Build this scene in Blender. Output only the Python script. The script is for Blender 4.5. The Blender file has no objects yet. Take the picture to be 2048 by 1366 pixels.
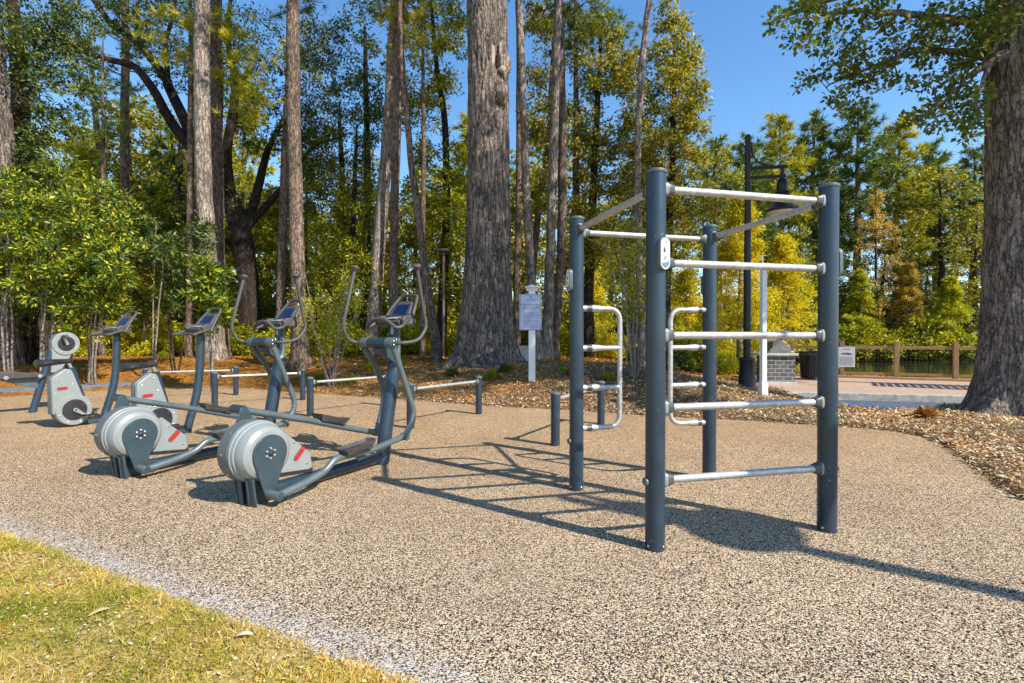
import bpy, math, random
import numpy as np
from mathutils import Vector, Matrix

sc = bpy.context.scene
R = math.radians
# ------------------------------------------------------------------ camera, sky, sun
CAM_H = 1.3
PITCH = math.atan(9 / 1000)
cd = bpy.data.cameras.new('camera')
cam = bpy.data.objects.new('camera', cd)
sc.collection.objects.link(cam)
cam.location = (0, 0, CAM_H)
cam.rotation_euler = (R(90) - PITCH, 0, 0)
cd.sensor_width = 36
cd.lens = 36 * 1000 / 2048
cd.clip_start = 0.05
cd.clip_end = 2000
sc.camera = cam

SUN_EL = R(41.5)
SH = (-0.812, 0.584)                      # horizontal direction the shadows fall in
world = bpy.data.worlds.new('World')
sc.world = world
world.use_nodes = True
wn = world.node_tree
wn.nodes.clear()
wo = wn.nodes.new('ShaderNodeOutputWorld')
wb = wn.nodes.new('ShaderNodeBackground')
sky = wn.nodes.new('ShaderNodeTexSky')
sky.sky_type = 'NISHITA'
sky.sun_disc = False
sky.sun_elevation = SUN_EL
sky.sun_rotation = math.atan2(-SH[0], -SH[1])
sky.air_density = 1.15
sky.dust_density = 0.25
sky.ozone_density = 3.0
wb.inputs['Strength'].default_value = 0.135
hs = wn.nodes.new('ShaderNodeHueSaturation')
hs.inputs['Saturation'].default_value = 1.2
wn.links.new(sky.outputs[0], hs.inputs['Color'])
wn.links.new(hs.outputs[0], wb.inputs['Color'])
wn.links.new(wb.outputs[0], wo.inputs['Surface'])

sd = bpy.data.lights.new('sun', 'SUN')
sd.energy = 4.3
sd.angle = R(0.55)
sd.color = (1.0, 0.93, 0.82)
sun = bpy.data.objects.new('sun', sd)
sc.collection.objects.link(sun)
to_sun = Vector((-SH[0] * math.cos(SUN_EL), -SH[1] * math.cos(SUN_EL), math.sin(SUN_EL)))
sun.rotation_euler = to_sun.to_track_quat('Z', 'Y').to_euler()
sun.location = to_sun * 30

sc.view_settings.view_transform = 'Standard'
sc.view_settings.look = 'None'
sc.view_settings.gamma = 1
sc.view_settings.exposure = 0.85
sc.render.engine = 'CYCLES'
sc.cycles.max_bounces = 6
sc.cycles.transparent_max_bounces = 8
sc.cycles.use_denoising = True

rng = np.random.default_rng(7)
random.seed(7)

# ------------------------------------------------------------------ helpers
def ray(px, py):
    a = (px - 1024) / 1000
    b = -(py - 683) / 1000
    return (a, math.cos(PITCH) + b * math.sin(PITCH), -math.sin(PITCH) + b * math.cos(PITCH))

def at(px, py, Y):
    r = ray(px, py)
    t = Y / r[1]
    return Vector((r[0] * t, Y, CAM_H + r[2] * t))

def tag(o, label=None, cat=None, group=None, kind=None):
    if label: o['label'] = label
    if cat: o['category'] = cat
    if group: o['group'] = group
    if kind: o['kind'] = kind
    return o

def empty(name, loc, rz=0, **kw):
    o = bpy.data.objects.new(name, None)
    o.location = loc
    o.rotation_euler = (0, 0, rz)
    o.empty_display_size = 0.2
    sc.collection.objects.link(o)
    return tag(o, **kw)

def copy_tree(o, parent=None):
    c = o.copy()
    sc.collection.objects.link(c)
    if parent is not None: c.parent = parent
    for ch in list(o.children):
        copy_tree(ch, c)
    return c

def link(o, parent=None):
    sc.collection.objects.link(o)
    if parent is not None:
        o.parent = parent
    return o

def raw_mesh(name, V, F, mat, parent=None, nv=4, attr=None, smooth=False, mats=None):
    """fast mesh from numpy arrays; F is (n, nv)"""
    me = bpy.data.meshes.new(name)
    V = np.asarray(V, dtype=np.float32)
    F = np.asarray(F, dtype=np.int32)
    me.vertices.add(len(V)); me.vertices.foreach_set('co', V.ravel())
    me.loops.add(F.size); me.loops.foreach_set('vertex_index', F.ravel())
    me.polygons.add(len(F))
    me.polygons.foreach_set('loop_start', np.arange(0, F.size, nv, dtype=np.int32))
    me.polygons.foreach_set('loop_total', np.full(len(F), nv, dtype=np.int32))
    me.update(calc_edges=True)
    if smooth: me.polygons.foreach_set('use_smooth', np.ones(len(F), dtype=bool))
    if attr is not None:
        for k, (dom, arr) in attr.items():
            a = me.attributes.new(k, 'FLOAT', dom)
            a.data.foreach_set('value', np.asarray(arr, dtype=np.float32))
    me.materials.append(mat)
    o = bpy.data.objects.new(name, me)
    return link(o, parent)

def fillet(pts, r=0.05, n=5, closed=False):
    P = [Vector(p) for p in pts]
    out = []
    m = len(P)
    for i in range(m):
        if not closed and i in (0, m - 1):
            out.append(P[i]); continue
        a, b, c = P[(i - 1) % m], P[i], P[(i + 1) % m]
        d1, d2 = a - b, c - b
        rr = min(r, d1.length * 0.48, d2.length * 0.48)
        p0, p2 = b + d1.normalized() * rr, b + d2.normalized() * rr
        for k in range(n + 1):
            t = k / n
            out.append(p0 * (1 - t) ** 2 + b * 2 * t * (1 - t) + p2 * t * t)
    return out

class MB:
    def __init__(s):
        s.v = []; s.f = []; s.m = []
    def add(s, vs, fs, m=0):
        o = len(s.v)
        s.v += [tuple(v) for v in vs]
        s.f += [tuple(i + o for i in f) for f in fs]
        s.m += [m] * len(fs)
        return s
    def tube(s, pts, r, seg=16, cap=True, closed=False, m=0, flat=1.0):
        P = [Vector(p) for p in pts]
        n = len(P)
        rs = r if isinstance(r, (list, tuple)) else [r] * n
        T = []
        for i in range(n):
            if closed: t = P[(i + 1) % n] - P[(i - 1) % n]
            else: t = P[min(i + 1, n - 1)] - P[max(i - 1, 0)]
            T.append(t.normalized() if t.length > 1e-9 else Vector((0, 0, 1)))
        up = Vector((0, 0, 1)) if abs(T[0].z) < 0.9 else Vector((0, 1, 0))
        x = (up - T[0] * up.dot(T[0])).normalized()
        vs = []
        for i in range(n):
            x = (x - T[i] * x.dot(T[i]))
            x = x.normalized() if x.length > 1e-9 else T[i].orthogonal().normalized()
            y = T[i].cross(x)
            for k in range(seg):
                a = 2 * math.pi * k / seg
                vs.append(P[i] + (x * math.cos(a) * flat + y * math.sin(a)) * rs[i])
        fs = []
        for i in range(n if closed else n - 1):
            for k in range(seg):
                a = i * seg + k; b = i * seg + (k + 1) % seg
                c = ((i + 1) % n) * seg + (k + 1) % seg; d = ((i + 1) % n) * seg + k
                fs.append((a, b, c, d))
        if cap and not closed:
            fs.append(tuple(range(seg - 1, -1, -1)))
            fs.append(tuple((n - 1) * seg + k for k in range(seg)))
        return s.add(vs, fs, m)
    def lathe(s, prof, o=(0, 0, 0), axis=(0, 0, 1), seg=32, m=0, flat=None):
        o = Vector(o); ax = Vector(axis).normalized()
        x = ax.orthogonal().normalized(); y = ax.cross(x)
        if abs(ax.z) > 0.99: x = Vector((1, 0, 0)); y = ax.cross(x)
        vs = []; n = len(prof)
        for (r, h) in prof:
            r = max(r, 1e-4)
            for k in range(seg):
                a = 2 * math.pi * k / seg
                vs.append(o + ax * h + (x * math.cos(a) + y * math.sin(a)) * r)
        fs = []
        for i in range(n - 1):
            for k in range(seg):
                a = i * seg + k; b = i * seg + (k + 1) % seg
                fs.append((a, b, b + seg, a + seg))
        fs.append(tuple(range(seg - 1, -1, -1)))
        fs.append(tuple((n - 1) * seg + k for k in range(seg)))
        return s.add(vs, fs, m)
    def box(s, c, size, rot=None, m=0):
        c = Vector(c); hx, hy, hz = size[0] / 2, size[1] / 2, size[2] / 2
        vs = []
        for z in (-hz, hz):
            for (x, y) in ((-hx, -hy), (hx, -hy), (hx, hy), (-hx, hy)):
                v = Vector((x, y, z))
                if rot is not None: v = rot @ v
                vs.append(c + v)
        return s.add(vs, [(3, 2, 1, 0), (4, 5, 6, 7), (0, 1, 5, 4), (1, 2, 6, 5), (2, 3, 7, 6), (3, 0, 4, 7)], m)
    def prism(s, poly, o, ax, ay, an, t, m=0):
        """poly [(a,b)] in plane (ax, ay) at o, extruded t along an"""
        o, ax, ay, an = Vector(o), Vector(ax), Vector(ay), Vector(an)
        n = len(poly)
        vs = [o + ax * a + ay * b for a, b in poly] + [o + ax * a + ay * b + an * t for a, b in poly]
        fs = [tuple(range(n - 1, -1, -1)), tuple(range(n, 2 * n))]
        for i in range(n): fs.append((i, (i + 1) % n, n + (i + 1) % n, n + i))
        return s.add(vs, fs, m)
    def build(s, name, mat, parent=None, bevel=0, angle=35, label=None):
        me = bpy.data.meshes.new(name)
        me.from_pydata([tuple(v) for v in s.v], [], s.f)
        for mm in (mat if isinstance(mat, (list, tuple)) else [mat]): me.materials.append(mm)
        me.polygons.foreach_set('material_index', s.m)
        me.polygons.foreach_set('use_smooth', [True] * len(s.f))
        import bmesh
        bm = bmesh.new(); bm.from_mesh(me)
        bmesh.ops.recalc_face_normals(bm, faces=bm.faces)
        bm.to_mesh(me); bm.free()
        me.set_sharp_from_angle(angle=R(angle))
        o = bpy.data.objects.new(name, me)
        if bevel:
            b = o.modifiers.new('bevel', 'BEVEL'); b.width = bevel; b.segments = 2; b.limit_method = 'ANGLE'; b.angle_limit = R(40)
            b.harden_normals = False
        link(o, parent)
        if label: o['label'] = label
        return o

def text(body, size, loc, rot, mat, parent, name='lettering', ext=0.0008, align='CENTER'):
    cu = bpy.data.curves.new(name, 'FONT')
    cu.body = body; cu.size = size; cu.extrude = ext
    cu.align_x = align; cu.align_y = 'CENTER'
    cu.resolution_u = 2
    tmp = bpy.data.objects.new(name, cu)
    me = bpy.data.meshes.new_from_object(tmp)
    bpy.data.objects.remove(tmp)
    me.materials.clear(); me.materials.append(mat)
    o = bpy.data.objects.new(name, me)
    o.location = loc; o.rotation_euler = rot
    return link(o, parent)

# ------------------------------------------------------------------ materials
def newmat(name):
    m = bpy.data.materials.new(name); m.use_nodes = True
    nt = m.node_tree
    b = nt.nodes['Principled BSDF']
    return m, nt, b

def N(nt, t, **kw):
    n = nt.nodes.new(t)
    for k, v in kw.items():
        if k in n.inputs.keys() if isinstance(k, str) else False: n.inputs[k].default_value = v
        else: setattr(n, k, v)
    return n

def coords(nt, scale=(1, 1, 1), world_space=False):
    if world_space:
        g = nt.nodes.new('ShaderNodeNewGeometry'); out = g.outputs['Position']
    else:
        g = nt.nodes.new('ShaderNodeTexCoord'); out = g.outputs['Object']
    mp = nt.nodes.new('ShaderNodeMapping'); mp.inputs['Scale'].default_value = scale
    nt.links.new(out, mp.inputs[0])
    return mp.outputs[0]

def noise(nt, vec, scale, detail=4, rough=0.6, out='Fac', dist=0):
    n = nt.nodes.new('ShaderNodeTexNoise')
    n.inputs['Scale'].default_value = scale; n.inputs['Detail'].default_value = detail
    n.inputs['Roughness'].default_value = rough; n.inputs['Distortion'].default_value = dist
    nt.links.new(vec, n.inputs['Vector'])
    return n.outputs[out]

def ramp(nt, fac, stops, interp='LINEAR'):
    r = nt.nodes.new('ShaderNodeValToRGB')
    cr = r.color_ramp; cr.interpolation = interp
    while len(cr.elements) < len(stops): cr.elements.new(0.5)
    for e, (p, c) in zip(cr.elements, stops):
        e.position = p
        e.color = (c, c, c, 1) if isinstance(c, (int, float)) else (*c, 1)
    nt.links.new(fac, r.inputs[0])
    return r.outputs[0]

def mix(nt, fac, a, b, mode='MIX'):
    n = nt.nodes.new('ShaderNodeMix'); n.data_type = 'RGBA'; n.blend_type = mode
    for sock, v in ((n.inputs['Factor'], fac), (n.inputs[6], a), (n.inputs[7], b)):
        if isinstance(v, (int, float)): sock.default_value = v
        elif isinstance(v, tuple): sock.default_value = (*v, 1)
        else: nt.links.new(v, sock)
    return n.outputs[2]

def bump(nt, bsdf, h, strength=0.5, dist=0.01):
    n = nt.nodes.new('ShaderNodeBump'); n.inputs['Strength'].default_value = strength
    n.inputs['Distance'].default_value = dist
    nt.links.new(h, n.inputs['Height']); nt.links.new(n.outputs[0], bsdf.inputs['Normal'])

def paint(name, col, rough=0.4, metal=0.0, speck=0.12, bumps=0.15, coat=0.0, scuff=True):
    m, nt, b = newmat(name)
    v = coords(nt, world_space=True)
    n1 = noise(nt, v, 7, 5, 0.6)
    n2 = noise(nt, v, 90, 2, 0.5)
    c = ramp(nt, n1, [(0.3, tuple(x * (1 - speck) for x in col)), (0.7, tuple(min(1, x * (1 + speck)) for x in col))])
    if scuff:                             # dust and pale nicks in the coating
        nick = ramp(nt, noise(nt, v, 55, 3, 0.5), [(0.73, 0.0), (0.76, 1.0)])
        c = mix(nt, nick, c, (0.35, 0.36, 0.36))
    nt.links.new(c, b.inputs['Base Color'])
    rr = ramp(nt, n1, [(0.3, max(0.05, rough - 0.08)), (0.7, rough + 0.1)])
    nt.links.new(rr, b.inputs['Roughness'])
    b.inputs['Metallic'].default_value = metal
    b.inputs['Coat Weight'].default_value = coat
    bump(nt, b, n2, bumps, 0.001)
    return m

def flat(name, col, rough=0.6, metal=0.0):
    m, nt, b = newmat(name)
    v = coords(nt, world_space=True)
    c = ramp(nt, noise(nt, v, 30, 3), [(0.3, tuple(x * 0.9 for x in col)), (0.7, col)])
    nt.links.new(c, b.inputs['Base Color'])
    b.inputs['Roughness'].default_value = rough; b.inputs['Metallic'].default_value = metal
    return m

M = {}
M['post'] = paint('post paint', (0.028, 0.05, 0.074), 0.34, 0.25, coat=0.15)
M['arm'] = paint('arm paint', (0.115, 0.15, 0.163), 0.34, 0.3)
M['plate'] = paint('plate paint', (0.04, 0.066, 0.082), 0.38, 0.15)
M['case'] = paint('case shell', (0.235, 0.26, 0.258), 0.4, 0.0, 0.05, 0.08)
M['case2'] = paint('case shell dark grey', (0.1, 0.115, 0.12), 0.42, 0.0, 0.05, 0.08)  # darker grey of the drums, caps and rear shells
M['grip'] = paint('rubber grip', (0.062, 0.057, 0.054), 0.55, 0, 0.15, 0.5, scuff=False)
M['black'] = paint('black plastic', (0.022, 0.022, 0.026), 0.45, 0, 0.2, 0.3, scuff=False)
M['pedal'] = paint('pedal rubber', (0.06, 0.058, 0.056), 0.55, 0, 0.3, 0.6, scuff=False)
M['chrome'] = flat('bolt steel', (0.7, 0.7, 0.7), 0.25, 1.0)
M['screen'] = flat('screen glass', (0.005, 0.012, 0.045), 0.12, 0.0)
M['white'] = flat('white vinyl', (0.78, 0.78, 0.78), 0.45)
M['signface_shade'] = flat('sign face', (0.44, 0.52, 0.72), 0.5)  # white board with blue sky-lit shade mixed into its colour
M['ink'] = flat('sign ink', (0.03, 0.035, 0.08), 0.6)
M['red'] = flat('red badge', (0.55, 0.035, 0.02), 0.45)
M['badgeblue'] = flat('badge blue grey', (0.13, 0.21, 0.27), 0.5)
M['orange'] = flat('badge orange', (0.7, 0.15, 0.03), 0.5)
M['lampblack'] = paint('lamp black', (0.02, 0.02, 0.022), 0.4, 0.2, scuff=False)
M['concrete'] = paint('concrete', (0.5, 0.48, 0.44), 0.85, 0, 0.2, 0.6, scuff=False)
M['kerb'] = paint('kerb concrete', (0.36, 0.35, 0.31), 0.9, 0, 0.35, 0.8, scuff=False)
M['stain'] = paint('bronze pole', (0.16, 0.12, 0.09), 0.5, 0.3, scuff=False)
M['steel'] = paint('stainless', (0.3, 0.29, 0.26), 0.45, 0.7, 0.15, 0.1, scuff=False)
M['binsteel'] = paint('bin slat', (0.05, 0.05, 0.055), 0.25, 0.6, scuff=False)
M['path_shade_grey'] = paint('shaded path concrete', (0.13, 0.145, 0.17), 0.9, 0, 0.2, 0.5, scuff=False)  # concrete edging with its blue-grey shade put into the colour
M['lens'] = flat('lamp lens', (0.75, 0.72, 0.6), 0.3)

def galv():
    m, nt, b = newmat('galvanised')
    v = coords(nt, world_space=True)
    vo = nt.nodes.new('ShaderNodeTexVoronoi'); vo.inputs['Scale'].default_value = 60
    nt.links.new(v, vo.inputs['Vector'])
    nt.links.new(mix(nt, 0.5, ramp(nt, vo.outputs['Color'], [(0, (0.36, 0.36, 0.355)), (1, (0.6, 0.6, 0.59))]),
                     ramp(nt, noise(nt, v, 25), [(0.35, (0.36, 0.35, 0.34)), (0.65, (0.62, 0.62, 0.6))])), b.inputs['Base Color'])
    b.inputs['Metallic'].default_value = 0.55
    nt.links.new(ramp(nt, noise(nt, v, 40), [(0.3, 0.35), (0.7, 0.55)]), b.inputs['Roughness'])
    bump(nt, b, noise(nt, v, 150, 2), 0.2, 0.001)
    return m
M['galv'] = galv()
M['clampgrey'] = paint('clamp grey', (0.075, 0.082, 0.082), 0.4, 0.2, scuff=False)

LEAF_GAIN = {'yellow leaf': 1.55, 'fallen chip': 1.4, 'pine straw': 1.0, 'turf blade': 1.1, 'pine needle': 1.8, 'yellow pine needle': 1.7,  'oak leaf': 1.75, 'hanging moss': 1.1, 'orange leaf': 1.2, 'mixed leaf': 1.3, 'bright shrub leaf': 1.4, 'pale gum leaf': 1.3}
def leafmat(name, cols, trans=0.3, rough=0.5, spec=0.4):
    """cols: ramp over the per-leaf random attribute"""
    m, nt, b = newmat(name)
    a = nt.nodes.new('ShaderNodeAttribute'); a.attribute_name = 'rnd'
    oi = nt.nodes.new('ShaderNodeObjectInfo')
    n = len(cols)
    gain = LEAF_GAIN.get(name, 1.45)
    cols = [tuple(min(0.75, q * gain) for q in x) for x in cols]
    c = ramp(nt, a.outputs['Fac'], [(i / max(1, n - 1), x) for i, x in enumerate(cols)])
    v = coords(nt, world_space=True)
    cl = noise(nt, v, 0.7, 2)
    c = mix(nt, 1.0, c, ramp(nt, cl, [(0.3, (0.72, 0.8, 0.8)), (0.7, (1.25, 1.15, 1.0))]), 'MULTIPLY')
    nt.links.new(c, b.inputs['Base Color'])
    b.inputs['Roughness'].default_value = rough
    b.inputs['Specular IOR Level'].default_value = spec
    t = nt.nodes.new('ShaderNodeBsdfTranslucent')
    nt.links.new(mix(nt, 1.0, c, (1.3, 1.25, 0.5), 'MULTIPLY'), t.inputs['Color'])
    mx = nt.nodes.new('ShaderNodeMixShader'); mx.inputs[0].default_value = trans
    nt.links.new(b.outputs[0], mx.inputs[1]); nt.links.new(t.outputs[0], mx.inputs[2])
    out = nt.nodes['Material Output']
    nt.links.new(mx.outputs[0], out.inputs['Surface'])
    return m

L = {}
L['oak'] = leafmat('oak leaf', [(0.035, 0.062, 0.012), (0.06, 0.09, 0.016), (0.09, 0.12, 0.02), (0.16, 0.16, 0.03)], 0.3)
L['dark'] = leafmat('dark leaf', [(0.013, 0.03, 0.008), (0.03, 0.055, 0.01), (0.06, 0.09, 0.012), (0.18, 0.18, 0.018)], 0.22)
L['magnolia'] = leafmat('magnolia leaf', [(0.015, 0.036, 0.007), (0.038, 0.08, 0.009), (0.13, 0.175, 0.01), (0.42, 0.38, 0.013)], 0.3, 0.5, 0.4)
L['mid'] = leafmat('mixed leaf', [(0.035, 0.065, 0.007), (0.115, 0.15, 0.009), (0.3, 0.3, 0.011), (0.52, 0.4, 0.014)], 0.35)
L['gum'] = leafmat('pale gum leaf', [(0.05, 0.075, 0.014), (0.14, 0.165, 0.025), (0.34, 0.32, 0.045), (0.5, 0.34, 0.045)], 0.35)
L['yellow'] = leafmat('yellow leaf', [(0.14, 0.15, 0.007), (0.31, 0.29, 0.008), (0.45, 0.39, 0.009), (0.48, 0.34, 0.012)], 0.4)
L['orange'] = leafmat('orange leaf', [(0.26, 0.18, 0.04), (0.42, 0.28, 0.06), (0.52, 0.34, 0.08), (0.3, 0.28, 0.05)], 0.35)
L['pine'] = leafmat('pine needle', [(0.03, 0.055, 0.014), (0.055, 0.09, 0.016), (0.1, 0.13, 0.02), (0.2, 0.16, 0.03)], 0.2)
L['pineyellow'] = leafmat('yellow pine needle', [(0.07, 0.1, 0.01), (0.18, 0.19, 0.011), (0.32, 0.29, 0.013), (0.46, 0.33, 0.02)], 0.3)
L['shrub'] = leafmat('bright shrub leaf', [(0.08, 0.12, 0.008), (0.23, 0.26, 0.009), (0.36, 0.35, 0.011), (0.5, 0.4, 0.012)], 0.4)
L['blade'] = leafmat('strap blade', [(0.1, 0.16, 0.02), (0.2, 0.26, 0.03), (0.35, 0.34, 0.06), (0.45, 0.4, 0.12)], 0.35)
L['moss'] = leafmat('hanging moss', [(0.12, 0.13, 0.1), (0.2, 0.2, 0.16), (0.3, 0.28, 0.22), (0.2, 0.16, 0.1)], 0.2)
L['grass'] = leafmat('turf blade', [(0.13, 0.19, 0.012), (0.29, 0.29, 0.022), (0.56, 0.43, 0.075), (0.66, 0.47, 0.17)], 0.3)
L['litter'] = leafmat('fallen chip', [(0.07, 0.035, 0.02), (0.27, 0.15, 0.08), (0.46, 0.32, 0.19), (0.66, 0.55, 0.4)], 0.05, 0.8, 0.2)
L['straw'] = leafmat('pine straw', [(0.16, 0.06, 0.015), (0.38, 0.17, 0.035), (0.55, 0.28, 0.06), (0.6, 0.38, 0.13)], 0.05, 0.8, 0.2)

def bark(name, dark, light, scale=1.0, stretch=0.16, bs=1.0, bd=0.03, dens=0.5):
    m, nt, b = newmat(name)
    def contour(vec, sc_, k, det=3, dist=0.4):
        f = noise(nt, vec, sc_, det, 0.55, dist=dist)
        a = nt.nodes.new('ShaderNodeMath'); a.operation = 'SUBTRACT'; a.inputs[1].default_value = 0.5; nt.links.new(f, a.inputs[0])
        c_ = nt.nodes.new('ShaderNodeMath'); c_.operation = 'ABSOLUTE'; nt.links.new(a.outputs[0], c_.inputs[0])
        d = nt.nodes.new('ShaderNodeMath'); d.operation = 'MULTIPLY'; d.use_clamp = True; d.inputs[1].default_value = k; nt.links.new(c_.outputs[0], d.inputs[0])
        return d.outputs[0]
    v = coords(nt, (1, 1, stretch), world_space=True)
    furrow = contour(v, 8.5 * scale, 9)
    cross = contour(coords(nt, (1, 1, 0.9), world_space=True), 9 * scale, 16)
    fine = ramp(nt, noise(nt, v, 55 * scale, 5, 0.75), [(0.34, 0.0), (0.66, 1.0)])
    h = mix(nt, 1.0, furrow, ramp(nt, cross, [(0.0, 0.35), (1.0, 1.0)]), 'MULTIPLY')
    h = mix(nt, 0.35, h, fine)
    big = noise(nt, coords(nt, world_space=True), 1.1, 4)
    mid_ = tuple(a * 0.55 + c_ * 0.45 for a, c_ in zip(dark, light))
    c = ramp(nt, h, [(0.12, dark), (dens, mid_), (0.9, light)])
    c = mix(nt, 1.0, c, ramp(nt, big, [(0.3, (0.68, 0.7, 0.73)), (0.7, (1.2, 1.15, 1.1))]), 'MULTIPLY')
    nt.links.new(c, b.inputs['Base Color'])
    b.inputs['Roughness'].default_value = 0.9
    b.inputs['Specular IOR Level'].default_value = 0.15
    bump(nt, b, h, bs, bd)
    return m
M['bark_grey'] = bark('grey furrowed bark', (0.028, 0.022, 0.02), (0.46, 0.38, 0.32), 1.0, 0.15, 1.0, 0.05, 0.42)
M['bark_oak'] = bark('pale oak bark', (0.045, 0.036, 0.03), (0.6, 0.5, 0.42), 1.5, 0.2, 1.0, 0.035, 0.42)
M['bark_pine'] = bark('pine bark', (0.04, 0.028, 0.023), (0.38, 0.28, 0.22), 1.3, 0.28, 1.0, 0.03, 0.42)
M['bark_dark'] = bark('dark bark', (0.016, 0.013, 0.011), (0.10, 0.075, 0.058), 1.3, 0.3)
M['bark_pale'] = bark('pale stem bark', (0.12, 0.1, 0.085), (0.4, 0.35, 0.3), 2.0, 0.5, 0.4, 0.005)
M['deadwood'] = paint('dead wood', (0.34, 0.28, 0.235), 0.85, 0, 0.35, 0.8, scuff=False)

def rubber_mat():
    m, nt, b = newmat('bonded rubber granules')
    v = coords(nt, world_space=True)
    vo = nt.nodes.new('ShaderNodeTexVoronoi'); vo.inputs['Scale'].default_value = 180
    nt.links.new(v, vo.inputs['Vector'])
    sep = nt.nodes.new('ShaderNodeSeparateColor'); nt.links.new(vo.outputs['Color'], sep.inputs[0])
    g = ramp(nt, sep.outputs[0], [(0.0, (0.018, 0.016, 0.016)), (0.375, (0.035, 0.03, 0.027)), (0.41, (0.31, 0.22, 0.128)), (0.60, (0.49, 0.365, 0.23)), (0.88, (0.7, 0.585, 0.43))])
    # coarse clustering of the granules and wear
    cl = ramp(nt, noise(nt, v, 95, 2, 0.5), [(0.37, (0.6, 0.59, 0.58)), (0.62, (1.3, 1.29, 1.27))])
    g = mix(nt, 1.0, g, cl, 'MULTIPLY')
    wear = ramp(nt, noise(nt, v, 0.9, 5, 0.6), [(0.35, (0.9, 0.88, 0.87)), (0.65, (1.08, 1.07, 1.04))])
    g = mix(nt, 1.0, g, wear, 'MULTIPLY')
    stain = ramp(nt, noise(nt, v, 0.45, 6, 0.65, dist=0.8), [(0.52, 0.0), (0.66, 0.4)])
    g = mix(nt, stain, g, (0.28, 0.21, 0.14))
    drift = ramp(nt, noise(nt, coords(nt, (1, 2.5, 1), world_space=True), 2.1, 5, 0.7), [(0.6, 0.0), (0.72, 0.3)])
    g = mix(nt, drift, g, (0.42, 0.25, 0.1))
    # warm tone of the low view angle, painted browner away from the turf side
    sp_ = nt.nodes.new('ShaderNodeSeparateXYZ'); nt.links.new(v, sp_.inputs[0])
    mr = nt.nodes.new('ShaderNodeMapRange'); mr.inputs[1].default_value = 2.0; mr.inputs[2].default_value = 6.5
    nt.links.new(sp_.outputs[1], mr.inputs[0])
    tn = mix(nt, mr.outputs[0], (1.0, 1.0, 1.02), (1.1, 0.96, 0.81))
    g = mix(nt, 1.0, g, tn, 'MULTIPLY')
    # whitened band along the turf (attribute 'edge')
    a = nt.nodes.new('ShaderNodeAttribute'); a.attribute_name = 'edge'
    ng = noise(nt, v, 9, 5, 0.7)
    mm = nt.nodes.new('ShaderNodeMath'); mm.operation = 'MULTIPLY'
    nt.links.new(a.outputs['Fac'], mm.inputs[0]); nt.links.new(ramp(nt, ng, [(0.35, 0.1), (0.62, 1.0)]), mm.inputs[1])
    w = ramp(nt, sep.outputs[0], [(0.0, (0.06, 0.06, 0.063)), (0.26, (0.15, 0.145, 0.15)), (0.34, (0.42, 0.405, 0.39)), (0.9, (0.64, 0.62, 0.59))])
    g = mix(nt, mm.outputs[0], g, w)
    nt.links.new(g, b.inputs['Base Color'])
    b.inputs['Roughness'].default_value = 0.9
    b.inputs['Specular IOR Level'].default_value = 0.15
    bump(nt, b, vo.outputs['Distance'], 0.6, -0.006)
    return m
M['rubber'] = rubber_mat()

def ground_mat():
    m, nt, b = newmat('mulch, straw and turf')
    v = coords(nt, world_space=True)
    n1 = noise(nt, v, 38, 5, 0.75); n2 = noise(nt, v, 3, 4)
    mul = ramp(nt, n1, [(0.3, (0.03, 0.018, 0.012)), (0.5, (0.16, 0.085, 0.045)), (0.68, (0.36, 0.25, 0.15))])
    st = ramp(nt, n1, [(0.3, (0.09, 0.035, 0.01)), (0.5, (0.34, 0.15, 0.03)), (0.7, (0.55, 0.3, 0.08))])
    gr = ramp(nt, n1, [(0.33, (0.09, 0.07, 0.015)), (0.44, (0.32, 0.25, 0.055)), (0.56, (0.56, 0.42, 0.14)), (0.7, (0.74, 0.58, 0.36))])
    a = nt.nodes.new('ShaderNodeAttribute'); a.attribute_name = 'straw'
    a2 = nt.nodes.new('ShaderNodeAttribute'); a2.attribute_name = 'turf'
    ad = nt.nodes.new('ShaderNodeMath'); ad.operation = 'ADD'
    nt.links.new(a.outputs['Fac'], ad.inputs[0])
    nt.links.new(ramp(nt, n2, [(0.3, 0.0), (0.7, 0.35)]), ad.inputs[1])
    c = mix(nt, ramp(nt, ad.outputs[0], [(0.35, 0.0), (0.8, 1.0)]), mul, st)
    c = mix(nt, a2.outputs['Fac'], c, gr)
    nt.links.new(c, b.inputs['Base Color'])
    b.inputs['Roughness'].default_value = 0.95
    b.inputs['Specular IOR Level'].default_value = 0.1
    bump(nt, b, n1, 0.9, 0.03)
    return m
M['ground'] = ground_mat()

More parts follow.
